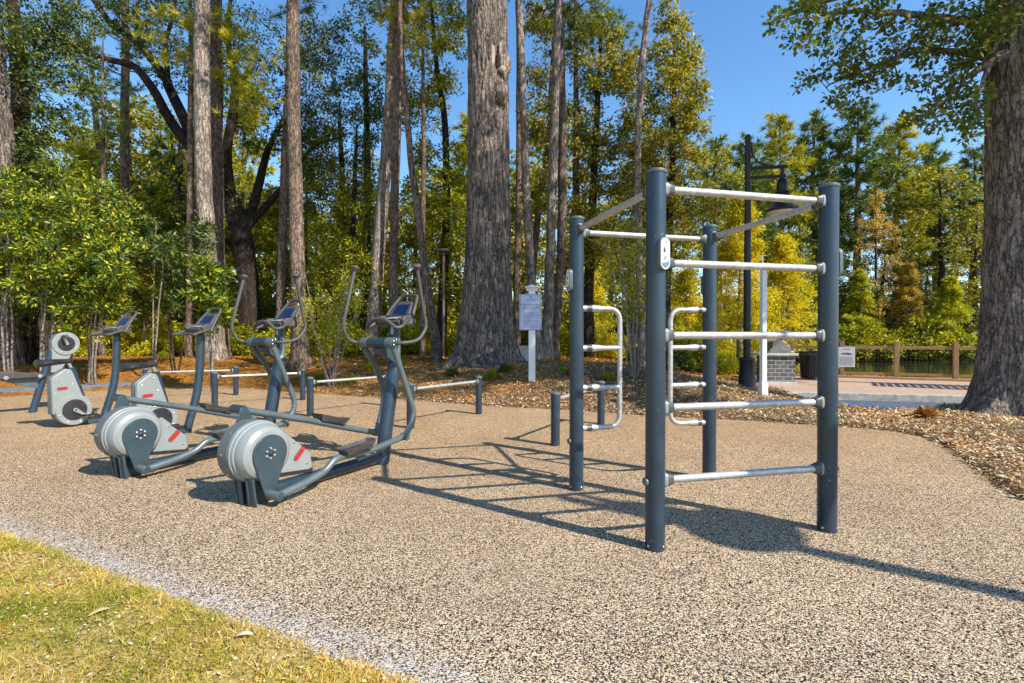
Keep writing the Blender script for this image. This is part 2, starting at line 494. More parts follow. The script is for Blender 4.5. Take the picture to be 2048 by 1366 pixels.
def brick_mat(name, cols, mortar, sx, sy, ms=0.02, rot=None, world=True, axis='XY'):
    m, nt, b = newmat(name)
    g = nt.nodes.new('ShaderNodeTexCoord')
    out = g.outputs['Object']
    mp = nt.nodes.new('ShaderNodeMapping')
    if rot: mp.inputs['Rotation'].default_value = rot
    nt.links.new(out, mp.inputs[0])
    br = nt.nodes.new('ShaderNodeTexBrick')
    br.inputs['Scale'].default_value = 1.0
    br.inputs['Brick Width'].default_value = sx; br.inputs['Row Height'].default_value = sy
    br.inputs['Mortar Size'].default_value = ms
    br.inputs['Color1'].default_value = (*cols[0], 1); br.inputs['Color2'].default_value = (*cols[1], 1)
    br.inputs['Mortar'].default_value = (*mortar, 1)
    nt.links.new(mp.outputs[0], br.inputs['Vector'])
    c = mix(nt, 1.0, br.outputs['Color'], ramp(nt, noise(nt, coords(nt, world_space=True), 20, 4), [(0.3, (0.75, 0.75, 0.75)), (0.7, (1.15, 1.15, 1.15))]), 'MULTIPLY')
    nt.links.new(c, b.inputs['Base Color'])
    b.inputs['Roughness'].default_value = 0.85
    inv = nt.nodes.new('ShaderNodeMath'); inv.operation = 'SUBTRACT'; inv.inputs[0].default_value = 1
    nt.links.new(br.outputs['Fac'], inv.inputs[1])
    bump(nt, b, inv.outputs[0], 0.6, 0.004)
    return m
M['paver'] = brick_mat('clay pavers', ((0.5, 0.33, 0.22), (0.42, 0.27, 0.18)), (0.33, 0.27, 0.2), 0.22, 0.11, 0.006)
M['greybrick'] = brick_mat('grey glazed brick', ((0.06, 0.065, 0.07), (0.13, 0.135, 0.14)), (0.42, 0.4, 0.36), 0.26, 0.125, 0.009, rot=(R(90), 0, 0))

def wood_mat():
    m, nt, b = newmat('fence timber')
    v = coords(nt, (8, 8, 1.2), world_space=True)
    c = ramp(nt, noise(nt, v, 6, 5, 0.6), [(0.3, (0.24, 0.13, 0.06)), (0.7, (0.46, 0.29, 0.15))])
    nt.links.new(c, b.inputs['Base Color']); b.inputs['Roughness'].default_value = 0.8
    return m
M['timber'] = wood_mat()

def asphalt_mat():
    m, nt, b = newmat('asphalt')
    v = coords(nt, world_space=True)
    c = ramp(nt, noise(nt, v, 90, 4, 0.7), [(0.3, (0.03, 0.032, 0.036)), (0.7, (0.12, 0.12, 0.125))])
    nt.links.new(c, b.inputs['Base Color']); b.inputs['Roughness'].default_value = 0.85
    bump(nt, b, noise(nt, v, 120, 2), 0.5, 0.004)
    return m
M['asphalt'] = asphalt_mat()
M['bluepaint'] = flat('blue road paint', (0.06, 0.24, 0.58), 0.6)

def water_mat():
    m, nt, b = newmat('pond water')
    b.inputs['Base Color'].default_value = (0.02, 0.03, 0.015, 1)
    b.inputs['Roughness'].default_value = 0.06
    b.inputs['IOR'].default_value = 1.33
    v = coords(nt, (1, 2.5, 1), world_space=True)
    bump(nt, b, noise(nt, v, 2.2, 3), 0.18, 0.03)
    return m
M['water'] = water_mat()

# ------------------------------------------------------------------ terrain
RUB = [(-22, 10.2), (-14, 10.5), (-11, 10.73), (-10.16, 11.81), (-9.04, 12.86), (-8.08, 13.39), (-6.3, 12.5), (-4.72, 11.6),
       (-3.2, 10.91), (-1.77, 10.15), (-0.78, 9.55), (0.67, 9.02), (1.25, 8.8), (2.15, 8.27), (3.28, 7.92), (4.4, 7.4),
       (4.9, 7.2), (5.28, 6.87), (5.36, 6.5), (5.12, 5.85), (4.85, 5.41), (4.48, 4.75), (4.12, 4.14), (3.98, 3.6), (4.0, 2.4),
       (4.4, 0), (4.6, -6), (1.6, -6), (1.3, -2), (0.95, 0.6), (0.4, 1.38), (-0.36, 1.85), (-0.65, 1.99), (-1.01, 2.16), (-1.49, 2.37),
       (-1.91, 2.57), (-2.62, 2.94), (-3.38, 3.29), (-5, 4.1), (-8, 5.2), (-14, 6.4), (-22, 7)]
RUB = np.array(RUB)
ROAD = np.array([(6.55, 11.95), (6.3, 11.3), (6.45, 10.5), (6.85, 9.75), (7.35, 9.3), (8.2, 9.05), (9.6, 8.9), (12, 8.6), (20, 7.6), (40, 5), (40, 3), (60, 3), (60, -1), (60, 1.0), (40, 4.0), (22, 8.2), (12, 10.55)])
ROAD = np.array([(6.55, 11.85), (6.2, 11.3), (6.0, 10.4), (6.0, 9.6), (6.15, 9.05), (6.6, 8.8), (7.3, 8.85), (7.9, 9.4), (9.6, 9.5), (12, 8.4), (30, 3.6), (30, 5.95), (12, 10.55)])
PLAZA = np.array([(6.62, 11.85), (12, 10.55), (30, 5.95), (30, 6.6), (13.6, 14.7), (8.4, 17.45), (7.6, 17.2), (7.0, 14.5)])

def sdist(px, py, poly):
    """signed distance, negative inside"""
    n = len(poly)
    d = np.full(px.shape, 1e9); inside = np.zeros(px.shape, bool)
    for i in range(n):
        ax, ay = poly[i]; bx, by = poly[(i + 1) % n]
        ex, ey = bx - ax, by - ay
        wx, wy = px - ax, py - ay
        t = np.clip((wx * ex + wy * ey) / (ex * ex + ey * ey + 1e-12), 0, 1)
        d = np.minimum(d, np.hypot(wx - ex * t, wy - ey * t))
        c = ((ay > py) != (by > py)) & (px < (bx - ax) * (py - ay) / (by - ay + 1e-15) + ax)
        inside ^= c
    return np.where(inside, -d, d)

def S(x):
    x = np.clip(x, 0, 1); return x * x * (3 - 2 * x)

_lat = rng.random((64, 64))
def vnoise(x, y):
    xi = np.floor(x).astype(int); yi = np.floor(y).astype(int)
    fx = S(x - xi); fy = S(y - yi)
    a = _lat[xi % 64, yi % 64]; b = _lat[(xi + 1) % 64, yi % 64]
    c = _lat[xi % 64, (yi + 1) % 64]; d = _lat[(xi + 1) % 64, (yi + 1) % 64]
    return (a * (1 - fx) + b * fx) * (1 - fy) + (c * (1 - fx) + d * fx) * fy
def fbm(x, y, o=4):
    s = 0; a = 0.5
    for i in range(o):
        s = s + a * vnoise(x * 2 ** i + 17 * i, y * 2 ** i + 5 * i); a *= 0.5
    return s

def turfmask(x, y):
    # left / near side of the pad, in front
    return np.where((y < 9 - 0.0 * x) & (x < 2.5) , 1.0, 0.0)

def H(x, y):
    x = np.asarray(x, float); y = np.asarray(y, float)
    d = sdist(x, y, RUB) + (fbm(x * 7, y * 7, 3) - 0.45) * 0.06
    h = np.clip(d * 0.5, -0.05, 0.035)
    berm = 0.5 * S((d - 0.1) / 4.0) * S((y - 7.6) / 2.0) * (1 - S((x - 2.5) / 4.1))
    h = h + berm + np.where(d > 0.3, (fbm(x * 1.1, y * 1.1, 4) - 0.45) * 0.1 * np.clip(d - 0.3, 0, 1), 0)
    # right-hand mulch bed: gently mounded round the oak
    h = h + 0.0 * S(d / 1.5) * S((x - 3.5) / 1.5) * (1 - S((y - 9.3) / 1.5))
    rd = sdist(x, y, ROAD)
    h = np.where(rd < 0.12, np.minimum(h, -0.34 + (np.clip(rd - 0.0, 0, 0.12) / 0.12) * 0.38), h)
    pl = sdist(x, y, PLAZA)
    h = np.where(pl < 0.25, h * np.clip(pl / 0.25, 0, 1) + (-0.06) * (1 - np.clip(pl / 0.25, 0, 1)), h)
    # pond beyond the fence
    fx, fy = 8.4, 17.45; nx, ny = 0.467, 0.884
    f = (x - fx) * nx + (y - fy) * ny
    pond = S((f - 0.5) / 2.0) * S((x - 0.56 * y + 0.6) / 1.6) * S((41 - y + 0.2 * (x - 20)) / 3.0)
    h = h * (1 - pond) - 1.5 * pond
    return h

def grid_axis(a, b, fine0, fine1, step, growth=1.18):
    xs = list(np.arange(fine0, fine1 + 1e-6, step))
    s = step; v = fine1
    while v < b: s *= growth; v += s; xs.append(min(v, b))
    s = step; v = fine0; lo = []
    while v > a: s *= growth; v -= s; lo.append(max(v, a))
    return np.array(lo[::-1] + xs)

def grid_mesh(name, xs, ys, zf, mat, attrs=None):
    X, Y = np.meshgrid(xs, ys)
    Z = zf(X, Y)
    V = np.stack([X, Y, Z], -1).reshape(-1, 3)
    nx, ny = len(xs), len(ys)
    i = np.arange(ny - 1)[:, None] * nx + np.arange(nx - 1)[None, :]
    F = np.stack([i, i + 1, i + nx + 1, i + nx], -1).reshape(-1, 4)
    at_ = {k: ('POINT', f(X, Y).ravel()) for k, f in (attrs or {}).items()}
    return raw_mesh(name, V, F, mat, attr=at_, smooth=True)

def strawmask(x, y):
    return S((y - 9 + 0.0 * x) / 4) * (1 - S((x + 1.5) / 5)) + 0.75 * S((y - 12.5) / 3) * S((x + 1) / 3)
def turfattr(x, y):
    d = sdist(x, y, RUB)
    front = (x * 0.45 + y < 3.2) | ((x < -4) & (y < 9))
    far = (y > 60)
    return np.where((front & (d > -0.3)) | (y < 1), 1.0, 0.0) * np.where(x > 3.5, 0, 1)

xs = grid_axis(-900, 900, -12, 13, 0.11); ys = grid_axis(-60, 1500, 1.2, 18.5, 0.11)
g = grid_mesh('ground', xs, ys, H, M['ground'], {'straw': strawmask, 'turf': turfattr})
tag(g, kind='structure')

def edgeattr(x, y):
    d = -sdist(x, y, RUB)
    front = (x * 0.45 + y < 4.6) & (x < 2)
    return np.where(front, np.clip(0.95 - d / 0.26, 0, 1), 0)
xs = grid_axis(-22.3, 6, -4.5, 1.5, 0.05, 1.3); ys = grid_axis(-6.2, 13.8, 1.2, 4.2, 0.05, 1.3)
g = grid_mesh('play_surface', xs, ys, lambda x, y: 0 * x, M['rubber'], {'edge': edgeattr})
# keep only cells near the pad so the sheet does not poke out elsewhere
import bmesh
bm = bmesh.new(); bm.from_mesh(g.data)
cen = np.array([f.calc_center_median()[:2] for f in bm.faces])
dd = sdist(cen[:, 0], cen[:, 1], RUB)
kill = [f for f, q in zip(bm.faces, dd) if q > 0.7]
bmesh.ops.delete(bm, geom=kill, context='FACES'); bm.to_mesh(g.data); bm.free()
tag(g, kind='structure')

def sheet(name, poly, z, mat):
    me = bpy.data.meshes.new(name)
    me.from_pydata([(a, b, z) for a, b in poly], [], [tuple(range(len(poly)))])
    me.materials.append(mat)
    if me.polygons[0].normal.z < 0: me.flip_normals()
    o = bpy.data.objects.new(name, me); link(o); return o
tag(sheet('road', ROAD, -0.15, M['asphalt']), kind='structure')
tag(sheet('plaza_paving', PLAZA, -0.005, M['paver']), kind='structure')
tag(sheet('pond_water', [(4, 13), (90, -20), (90, 60), (4, 60)], -0.5, M['water']), kind='structure')

def ground_at(px, py):
    r = ray(px, py)
    t = 2.0
    while t < 120:
        x, y, z = r[0] * t, r[1] * t, CAM_H + r[2] * t
        if z <= float(H(np.array([x]), np.array([y]))[0]): break
        t += 0.03
    return Vector((x, y, float(H(np.array([x]), np.array([y]))[0])))
def gz(x, y): return float(H(np.array([float(x)]), np.array([float(y)]))[0])

# kerb between plaza and road
def strip_solid(name, path, w, z0, z1, mat, **kw):
    mb = MB(); P = [Vector((a, b, 0)) for a, b in path]
    vs = []
    for i, p in enumerate(P):
        t = (P[min(i + 1, len(P) - 1)] - P[max(i - 1, 0)]).normalized()
        n = Vector((-t.y, t.x, 0))
        vs += [p + Vector((0, 0, z0)), p + Vector((0, 0, z1)), p + n * w + Vector((0, 0, z1)), p + n * w + Vector((0, 0, z0))]
    fs = []
    for i in range(len(P) - 1):
        a = i * 4
        for k in range(4): fs.append((a + k, a + (k + 1) % 4, a + 4 + (k + 1) % 4, a + 4 + k))
    fs += [(3, 2, 1, 0), tuple(len(vs) - 4 + k for k in range(4))]
    mb.add(vs, fs)
    o = mb.build(name, mat, bevel=0.012)
    return tag(o, **kw)
strip_solid('kerb', [(6.42, 10.95), (6.48, 11.4), (6.66, 11.66), (7.1, 11.60), (9, 11.13), (12, 10.38), (20, 8.33), (30, 5.77)], 0.22, -0.32, 0.012, M['kerb'], kind='structure')
mb = MB()
for i in range(4, 20):
    a = Vector((5.3 + i * 0.4, 11.75 - i * 0.1, 0)); b_ = a + Vector((1.5, -2.45, 0))
    n = Vector((0.85, 0.52, 0)) * 0.035
    mb.add([(p.x, p.y, -0.146) for p in (a - n, b_ - n, b_ + n, a + n)], [(0, 1, 2, 3)])
tag(mb.build('road_marking', M['bluepaint']), kind='structure')
strip_solid('path_edging', [(-22, 10.35), (-13.6, 10.75), (-11.4, 11.15), (-10.4, 11.95), (-9.7, 12.75)], 0.42, -0.1, 0.13, M['path_shade_grey'], kind='structure')

def bolts(parent, name, items, r=0.008, h=0.006):
    for p_, ax_ in items:
        MB().lathe([(r, 0), (r, h), (r * 0.45, h + 0.003)], o=p_, axis=ax_, seg=10).build(name, M['chrome'], parent)
# ------------------------------------------------------------------ climbing frame
FL = Vector((0.88, 3.065, 0)); FR = Vector((2.12, 3.355, 0)); RL = Vector((0.55, 4.26, 0)); RR = Vector((1.81, 4.58, 0))
avec = ((FR - FL) + (RR - RL)) / 2; bvec = ((RL - FL) + (RR - FR)) / 2
POST_R = 0.0600; POST_H = 2.31
cf = empty('climbing_frame', (0, 0, 0), label='tall square climbing frame of four blue steel posts joined by galvanised ladder bars', cat='climbing frame')

def post_mesh(h, r, base=-0.05):
    mb = MB()
    mb.lathe([(r, base), (r, h - 0.012)], seg=40)
    return mb
def cap_mb(p, h, r):
    mb = MB()
    return mb.lathe([(r + 0.004, h - 0.014), (r + 0.006, h - 0.006), (r + 0.004, h + 0.004), (r * 0.8, h + 0.012), (0.001, h + 0.016)], o=p, seg=40)
def info_plate(post, p, d, z):
    """rounded plate fixed on the post face looking along d"""
    d = Vector(d).normalized(); s_ = Vector((-d.y, d.x, 0)); up = Vector((0, 0, 1))
    def pill(w, h, n=10, grow=0):
        w += grow; h += grow; out = []
        for k in range(n + 1):
            a = math.pi * k / n; out.append((w * math.cos(a), h - w + w * math.sin(a)))
        for k in range(n + 1):
            a = math.pi + math.pi * k / n; out.append((w * math.cos(a), -(h - w) + w * math.sin(a)))
        return out
    c = p + up * z + d * (POST_R - 0.012)
    o = MB().prism(pill(0.043, 0.1), c, s_, up, d, 0.03).build('info_plate', M['case2'], post, bevel=0.004)
    MB().prism(pill(0.036, 0.093), c + d * 0.0285, s_, up, d, 0.003).build('plate_face', M['white'], o)
    lo = [(0.03 * math.cos(a), -0.057 + 0.03 * math.sin(a)) for a in [math.pi + math.pi * k / 10 for k in range(11)]]
    lo += [(0.03, -0.042), (0.012, -0.048), (-0.004, -0.054), (-0.03, -0.055)]
    mb = MB().prism(lo, c + d * 0.0315, s_, up, d, 0.0012)
    mb.build('plate_panel', M['badgeblue'], o)
    mb = MB()
    for (x, y, w, h) in ((-0.006, 0.036, 0.004, 0.006), (-0.008, 0.018, 0.009, 0.011), (0.004, -0.018, 0.004, 0.007), (-0.01, -0.032, 0.006, 0.005), (-0.002, -0.022, 0.003, 0.004)):
        mb.prism([(x - w, y - h), (x + w, y - h), (x + w * 0.8, y + h), (x - w, y + h)], c + d * 0.0315, s_, up, d, 0.0012)
    mb.build('pictogram', M['ink'], o)
    mb = MB()
    for k in range(7):
        x = -0.02 + k * 0.0065
        mb.prism([(x - 0.0025, 0.065), (x + 0.0025, 0.065), (x + 0.0025, 0.0705), (x - 0.0025, 0.0705)], c + d * 0.0315, s_, up, d, 0.0012)
    mb.build('plate_logo', M['orange'], o)
    return o
def knob(parent, p, d, z):
    d = Vector(d).normalized()
    c = p + Vector((0, 0, z)) + d * (POST_R - 0.006)
    return MB().lathe([(0.024, 0), (0.027, 0.008), (0.025, 0.018), (0.016, 0.026), (0.001, 0.028)], o=c, axis=d, seg=20).build('bolt_cap', M['case2'], parent)

au, bu = avec.normalized(), bvec.normalized()
posts = {}
for nm, p, d, ks in (('FL', FL, -bu, -au), ('FR', FR, au, au), ('RL', RL, -au, -au), ('RR', RR, bu, bu)):
    o = post_mesh(POST_H, POST_R).build('post', M['post'], cf); o.location = p
    posts[nm] = o
    c = cap_mb(Vector((0, 0, 0)), POST_H, POST_R).build('post_cap', M['case2'], o)
    info_plate(o, Vector((0, 0, 0)), (d + au * 0.25 * (1 if nm == 'FL' else 0)), 1.80 if nm == 'FL' else (1.80 if nm == 'FR' else 1.78))
    knob(o, Vector((0, 0, 0)), ks, 0.415)
    dvs = [Vector((math.cos(k * math.pi / 2 + 0.6), math.sin(k * math.pi / 2 + 0.6), 0)) for k in range(4)]
    bolts(o, 'screw', [(dv * (POST_R - 0.001) + Vector((0, 0, 0.03)), dv) for dv in dvs])
def clamp(parent, p, d, r0=0.04, r1=0.025):
    """tapered clamp that starts on the post face at p and runs along d"""
    mb = MB(); d = Vector(d).normalized()
    up = Vector((0, 0, 1)); s_ = d.cross(up)
    def ring(w, h, n=20, e=3.5):
        out = []
        for k in range(n):
            a = 2 * math.pi * k / n; c, s2 = math.cos(a), math.sin(a)
            out.append((w * math.copysign(abs(c) ** (2 / e), c), h * math.copysign(abs(s2) ** (2 / e), s2)))
        return out
    secs = [(-0.012, 0.030, r0 * 1.08, 1), (0.012, 0.032, r0 * 1.08, 1), (0.013, 0.030, r0, 0), (0.05, r1 * 1.15, r1 * 1.25, 0), (0.056, r1 * 1.02, r1 * 1.05, 0)]
    vs = []; fs = []; ms = []
    for (t, w, h, mi) in secs:
        for (a, b) in ring(w, h): vs.append(p + d * t + s_ * a + up * b)
    n = 20
    for i in range(len(secs) - 1):
        for k in range(n): fs.append((i * n + k, i * n + (k + 1) % n, (i + 1) * n + (k + 1) % n, (i + 1) * n + k))
    mb.add(vs[:2 * n], fs[:n] + [tuple(range(n))], 1)
    mb.add(vs, fs[n:] + [tuple(len(vs) - n + k for k in range(n))], 0)
    return mb.build('clamp', [M['clampgrey'], M['case']], parent, angle=40)
def bar(parent, p, q, r=0.0235, mat='galv', pr=POST_R, cr=(0.04, 0.025), name='bar'):
    p, q = Vector(p), Vector(q); d = (q - p).normalized()
    a, b = p + d * (pr + 0.01), q - d * (pr + 0.01)
    o = MB().tube([a, b], r, 24).build(name, M[mat], parent)
    clamp(o, p + d * pr, d, *cr); clamp(o, q - d * pr, -d, *cr)
    return o
def up(p, z): return Vector((p[0], p[1], z))
for z in (2.205, 1.755, 1.31, 0.865, 0.42): bar(cf, up(FL, z), up(FR, z))
bar(cf, up(FL, 2.205), up(RL, 2.205)); bar(cf, up(FR, 2.205), up(RR, 2.205)); bar(cf, up(RL, 2.19), up(RR, 2.19))
def dip_loop(p, d):
    zs = (1.545, 1.205, 0.865, 0.52); w = 0.40
    P = [up(p, zs[0]) + d * (POST_R + 0.02), up(p, zs[0]) + d * w, up(p, zs[3]) + d * w, up(p, zs[3]) + d * (POST_R + 0.02)]
    mb = MB(); mb.tube(fillet(P, 0.11, 10), 0.0215, 20)
    for z in zs[1:3]: mb.tube([up(p, z) + d * (POST_R + 0.02), up(p, z) + d * w], 0.0215, 20)
    o = mb.build('dip_handle', M['galv'], cf)
    for z in zs:
        c = MB()
        c.tube([up(p, z) + d * (POST_R - 0.01), up(p, z) + d * (POST_R + 0.03)], [0.026, 0.026], 20, m=1)
        c.tube([up(p, z) + d * (POST_R + 0.0305), up(p, z) + d * (POST_R + 0.075)], [0.029, 0.03], 20, m=0)
        c.tube([up(p, z) + d * (POST_R + 0.0755), up(p, z) + d * (POST_R + 0.12), up(p, z) + d * (POST_R + 0.18)], [0.031, 0.03, 0.0225], 20, m=1)
        c.build('clamp', [M['clampgrey'], M['galv']], o)
dip_loop(RL, au); dip_loop(RR, -au)

# ------------------------------------------------------------------ low bars
def low_bar(a, b, label):
    a = Vector((*a, 0)); b = Vector((*b, 0)); c = (a + b) / 2
    t = empty('low_bar', c, label=label, cat='exercise bar', group='low exercise bars on short posts')
    ps = []
    for p in (a, b):
        o = MB().lathe([(0.055, -0.05), (0.055, 0.615)], o=p - c, seg=28).build('post', M['post'], t)
        MB().lathe([(0.058, 0.612), (0.06, 0.622), (0.056, 0.634), (0.03, 0.646), (0.001, 0.65)], o=p - c, seg=28).build('post_cap', M['case2'], o)
    bar(t, up(a - c, 0.555), up(b - c, 0.555), 0.022, pr=0.055, cr=(0.038, 0.024))
    return t
low_bar((-7.7, 10.5), (-6.19, 11.2), 'low galvanised bar on two short posts, farthest one, behind the right exercise bike seat')
low_bar((-5.6, 9.41), (-4.32, 10.31), 'low galvanised bar on two short posts seen behind the farther elliptical trainer')
low_bar((-3.32, 8.22), (-2.35, 9.45), 'low galvanised bar whose far post hides behind the column of the nearer elliptical trainer')
low_bar((-1.45, 7.13), (-0.56, 8.43), 'low galvanised bar on two short posts standing alone between elliptical trainer and white sign post')
low_bar((0.52, 5.99), (1.33, 7.46), 'low galvanised bar on two short posts beside the left rear post of the climbing frame')

# ------------------------------------------------------------------ exercise machines (local x = ahead, local y = left)
def lv(u, v, z): return Vector((u, -v, z))
Yax = Vector((0, -1, 0))   # towards +v (machine right)

def console(parent, u, z, bike=False):
    """monitor head: panel, screen, guard loop, handlebar. (u, z) = foot of the panel"""
    tilt = R(52)
    ex = Vector((math.cos(tilt), 0, math.sin(tilt)))        # up along the panel
    en = Vector((-math.sin(tilt), 0, math.cos(tilt)))       # panel normal, towards the user
    o = Vector((u, 0, z))
    w0, w1, hh = (0.15, 0.105, 0.27)
    con = MB().prism([(-w0, 0), (w0, 0), (w0 * 0.98, 0.06), (w1, hh - 0.02), (w1 * 0.85, hh), (-w1 * 0.85, hh), (-w1, hh - 0.02), (-w0 * 0.98, 0.06)], o - en * 0.05, Yax, ex, en, 0.06).build('console', M['grip'], parent, bevel=0.012)
    MB().prism([(-0.095, 0.085), (0.095, 0.085), (0.085, 0.215), (-0.085, 0.215)], o + en * 0.008, Yax, ex, en, 0.006).build('screen', M['screen'], con)
    MB().prism([(-0.12, 0.03), (0.12, 0.03), (0.12, 0.055), (-0.12, 0.055)], o + en * 0.006, Yax, ex, en, 0.02).build('rest_ledge', M['grip'], con, bevel=0.006)
    # tray under the panel
    tr = MB().box(o + Vector((-0.04, 0, -0.015)), (0.17, 0.3, 0.06), Matrix.Rotation(R(-12), 3, 'Y')).build('tray', M['grip'], con, bevel=0.015)
    MB().box(o + Vector((-0.055, 0, 0.026)), (0.1, 0.16, 0.008), Matrix.Rotation(R(-12), 3, 'Y')).build('tray_insert', M['case'], con, bevel=0.002)
    # side cheeks + guard loop
    P = [lv(0, 0.195, -0.02), lv(0.02, 0.2, 0.02), None, None]
    lo, top = [], []
    loop = [o + ex * -0.03 + Yax * 0.19 + en * -0.03, o + ex * 0.13 + Yax * 0.175, o + ex * 0.36 + Yax * 0.115 + en * 0.0, o + ex * 0.36 - Yax * 0.115, o + ex * 0.13 - Yax * 0.175, o + ex * -0.03 - Yax * 0.19 + en * -0.03]
    MB().tube(fillet(loop, 0.07, 7), 0.0185, 16).build('guard_loop', M['grip'], con)
    for s_ in (1, -1):
        MB().prism([(-0.1, -0.045), (0.06, -0.07), (0.1, 0.0), (0.03, 0.06), (-0.06, 0.05), (-0.12, 0.01)], o + Yax * s_ * 0.165 - Yax * 0.03, Vector((1, 0, 0)), Vector((0, 0, 1)), Yax, 0.06).build('side_cheek', M['grip'], con, bevel=0.012)
    if bike:
        hb = [(-0.03, 0.19, -0.02), (-0.14, 0.215, -0.05), (-0.27, 0.22, -0.095), (-0.22, 0.12, -0.085), (-0.16, 0, -0.075), (-0.22, -0.12, -0.085), (-0.27, -0.22, -0.095), (-0.14, -0.215, -0.05), (-0.03, -0.19, -0.02)]
    else:
        hb = [(-0.05, 0.18, -0.01), (-0.17, 0.23, -0.07), (-0.23, 0.205, -0.085), (-0.25, 0.09, 0.0), (-0.25, 0, 0.012), (-0.25, -0.09, 0.0), (-0.23, -0.205, -0.085), (-0.17, -0.23, -0.07), (-0.05, -0.18, -0.01)]
    MB().tube(fillet([o + lv(*h) for h in hb], 0.06, 6), 0.0185, 16).build('handlebar', M['grip'], con)
    return con

def make_elliptical():
    t = empty('elliptical_trainer', (0, 0, 0))
    # column and neck
    col = MB().tube([lv(1.44, 0, -0.03), lv(1.50, 0, 0.35), lv(1.60, 0, 0.86), lv(1.645, 0, 1.04)], [0.072, 0.072, 0.072, 0.07], 28).build('column', M['post'], t)
    MB().tube([lv(1.64, 0, 1.03), lv(1.652, 0, 1.10), lv(1.66, 0, 1.45)], [0.068, 0.05, 0.045], 24).build('neck', M['arm'], col)
    MB().prism([(-0.045, 0), (0.045, 0), (0.06, 0.36), (-0.06, 0.36)], lv(1.60, 0, 1.12), Yax, Vector((0, 0, 1)), Vector((1, 0, 0)), 0.04).build('neck_plate', M['post'], col, bevel=0.006)
    MB().prism([(-0.017, 0), (0.017, 0), (0.017, 0.1), (-0.017, 0.1)], lv(1.596, 0.0, 1.33), Yax, Vector((0, 0, 1)), Vector((1, 0, 0)), 0.005).build('info_label', M['signface_shade'], col)
    # bracket that carries the cross tube
    mb = MB()
    mb.prism([(1.35, 1.17), (1.46, 1.27), (1.66, 1.10), (1.66, 0.98)], lv(0, -0.045, 0), Vector((1, 0, 0)), Vector((0, 0, 1)), Yax, 0.09)
    mb.build('bracket', M['plate'], t, bevel=0.008)
    ct = MB().tube([lv(1.40, -0.205, 1.24), lv(1.40, 0.205, 1.24)], 0.054, 28).build('cross_tube', M['post'], t)
    # floor rail
    MB().tube([lv(0.0, 0, 0.07), lv(1.44, 0, 0.07)], 0.052, 20).build('floor_rail', M['post'], t)
    # flywheel drum, axis across the machine
    c = Vector((0.07, 0, 0.40))
    prof = [(0.10, -0.15), (0.235, -0.15), (0.245, -0.14), (0.245, -0.03), (0.235, -0.02)]
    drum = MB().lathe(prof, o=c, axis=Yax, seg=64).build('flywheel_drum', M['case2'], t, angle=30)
    MB().lathe([(0.236, -0.022), (0.243, -0.016), (0.243, 0.0), (0.236, 0.004)], o=c, axis=Yax, seg=64).build('drum_ring', M['case'], drum, angle=30)
    MB().lathe([(0.232, 0.002), (0.236, 0.008), (0.232, 0.03), (0.215, 0.036), (0.222, 0.04), (0.22, 0.07), (0.20, 0.11), (0.17, 0.13), (0.12, 0.135)], o=c, axis=Yax, seg=64).build('drum_dome', M['case'], drum, angle=28)
    dvs = [Vector((math.cos(k * 2 * math.pi / 9 + 0.3), 0, math.sin(k * 2 * math.pi / 9 + 0.3))) for k in range(9)]
    bolts(drum, 'drum_bolt', [(c + dv * 0.243 - Yax * 0.085, dv) for dv in dvs], 0.011)
    # stands
    for v0 in (-0.12, 0.03):
        st = MB().prism([(-0.06, -0.03), (0.09, -0.03), (0.12, 0.24), (-0.09, 0.24)], lv(0.02, v0, 0), Vector((1, 0, 0)), Vector((0, 0, 1)), Yax, 0.022)
        st.prism([(-0.05, -0.03), (-0.035, -0.03), (-0.06, 0.22), (-0.08, 0.22)], lv(0.02, v0 + 0.0225, 0), Vector((1, 0, 0)), Vector((0, 0, 1)), Yax, 0.06)
        st.build('stand', M['plate'], t, bevel=0.003)
    MB().box(lv(0.12, -0.01, 0.06), (0.26, 0.12, 0.11)).build('stand_foot', M['plate'], t, bevel=0.006)
    # belt casing running ahead and down
    ca = MB().prism([(0.05, 0.62), (0.30, 0.50), (0.53, 0.30), (0.55, 0.18), (0.52, 0.155), (0.12, 0.20), (-0.1, 0.3)], lv(0, -0.035, 0), Vector((1, 0, 0)), Vector((0, 0, 1)), Yax, 0.075).build('belt_casing', M['case'], t, bevel=0.01)
    MB().prism([(0.16, 0.165), (0.56, 0.125), (0.56, 0.16), (0.16, 0.205)], lv(0, -0.02, 0), Vector((1, 0, 0)), Vector((0, 0, 1)), Yax, 0.05).build('casing_rail', M['black'], ca, bevel=0.003)
    MB().lathe([(0.009, 0), (0.009, 0.005), (0.003, 0.008)], o=lv(0.49, 0.04, 0.22), axis=Yax, seg=10).build('casing_bolt', M['chrome'], ca)
    MB().lathe([(0.009, 0), (0.009, 0.005), (0.003, 0.008)], o=lv(0.36, 0.04, 0.42), axis=Yax, seg=10).build('casing_bolt', M['chrome'], ca)
    badge(ca, lv(0.415, 0.0405, 0.315), R(45), 0.13)
    # cranks: tear-drop plates
    def teardrop(R0, tip, rt, n=18):
        cx, cz = 0.07, 0.40
        tx, tz = tip; dx, dz = tx - cx, tz - cz; l = math.hypot(dx, dz); a0 = math.atan2(dz, dx)
        be = math.acos((R0 - rt) / l)
        out = []
        for k in range(n + 1):
            a = a0 + be + (2 * math.pi - 2 * be) * k / n; out.append((cx + R0 * math.cos(a), cz + R0 * math.sin(a)))
        for k in range(5):
            a = a0 - be + 2 * be * k / 4; out.append((tx + rt * math.cos(a), tz + rt * math.sin(a)))
        return out
    rc = MB().prism(teardrop(0.145, (0.06, 0.085), 0.038), lv(0, 0.137, 0), Vector((1, 0, 0)), Vector((0, 0, 1)), Yax, 0.014).build('crank', M['plate'], t, bevel=0.003)
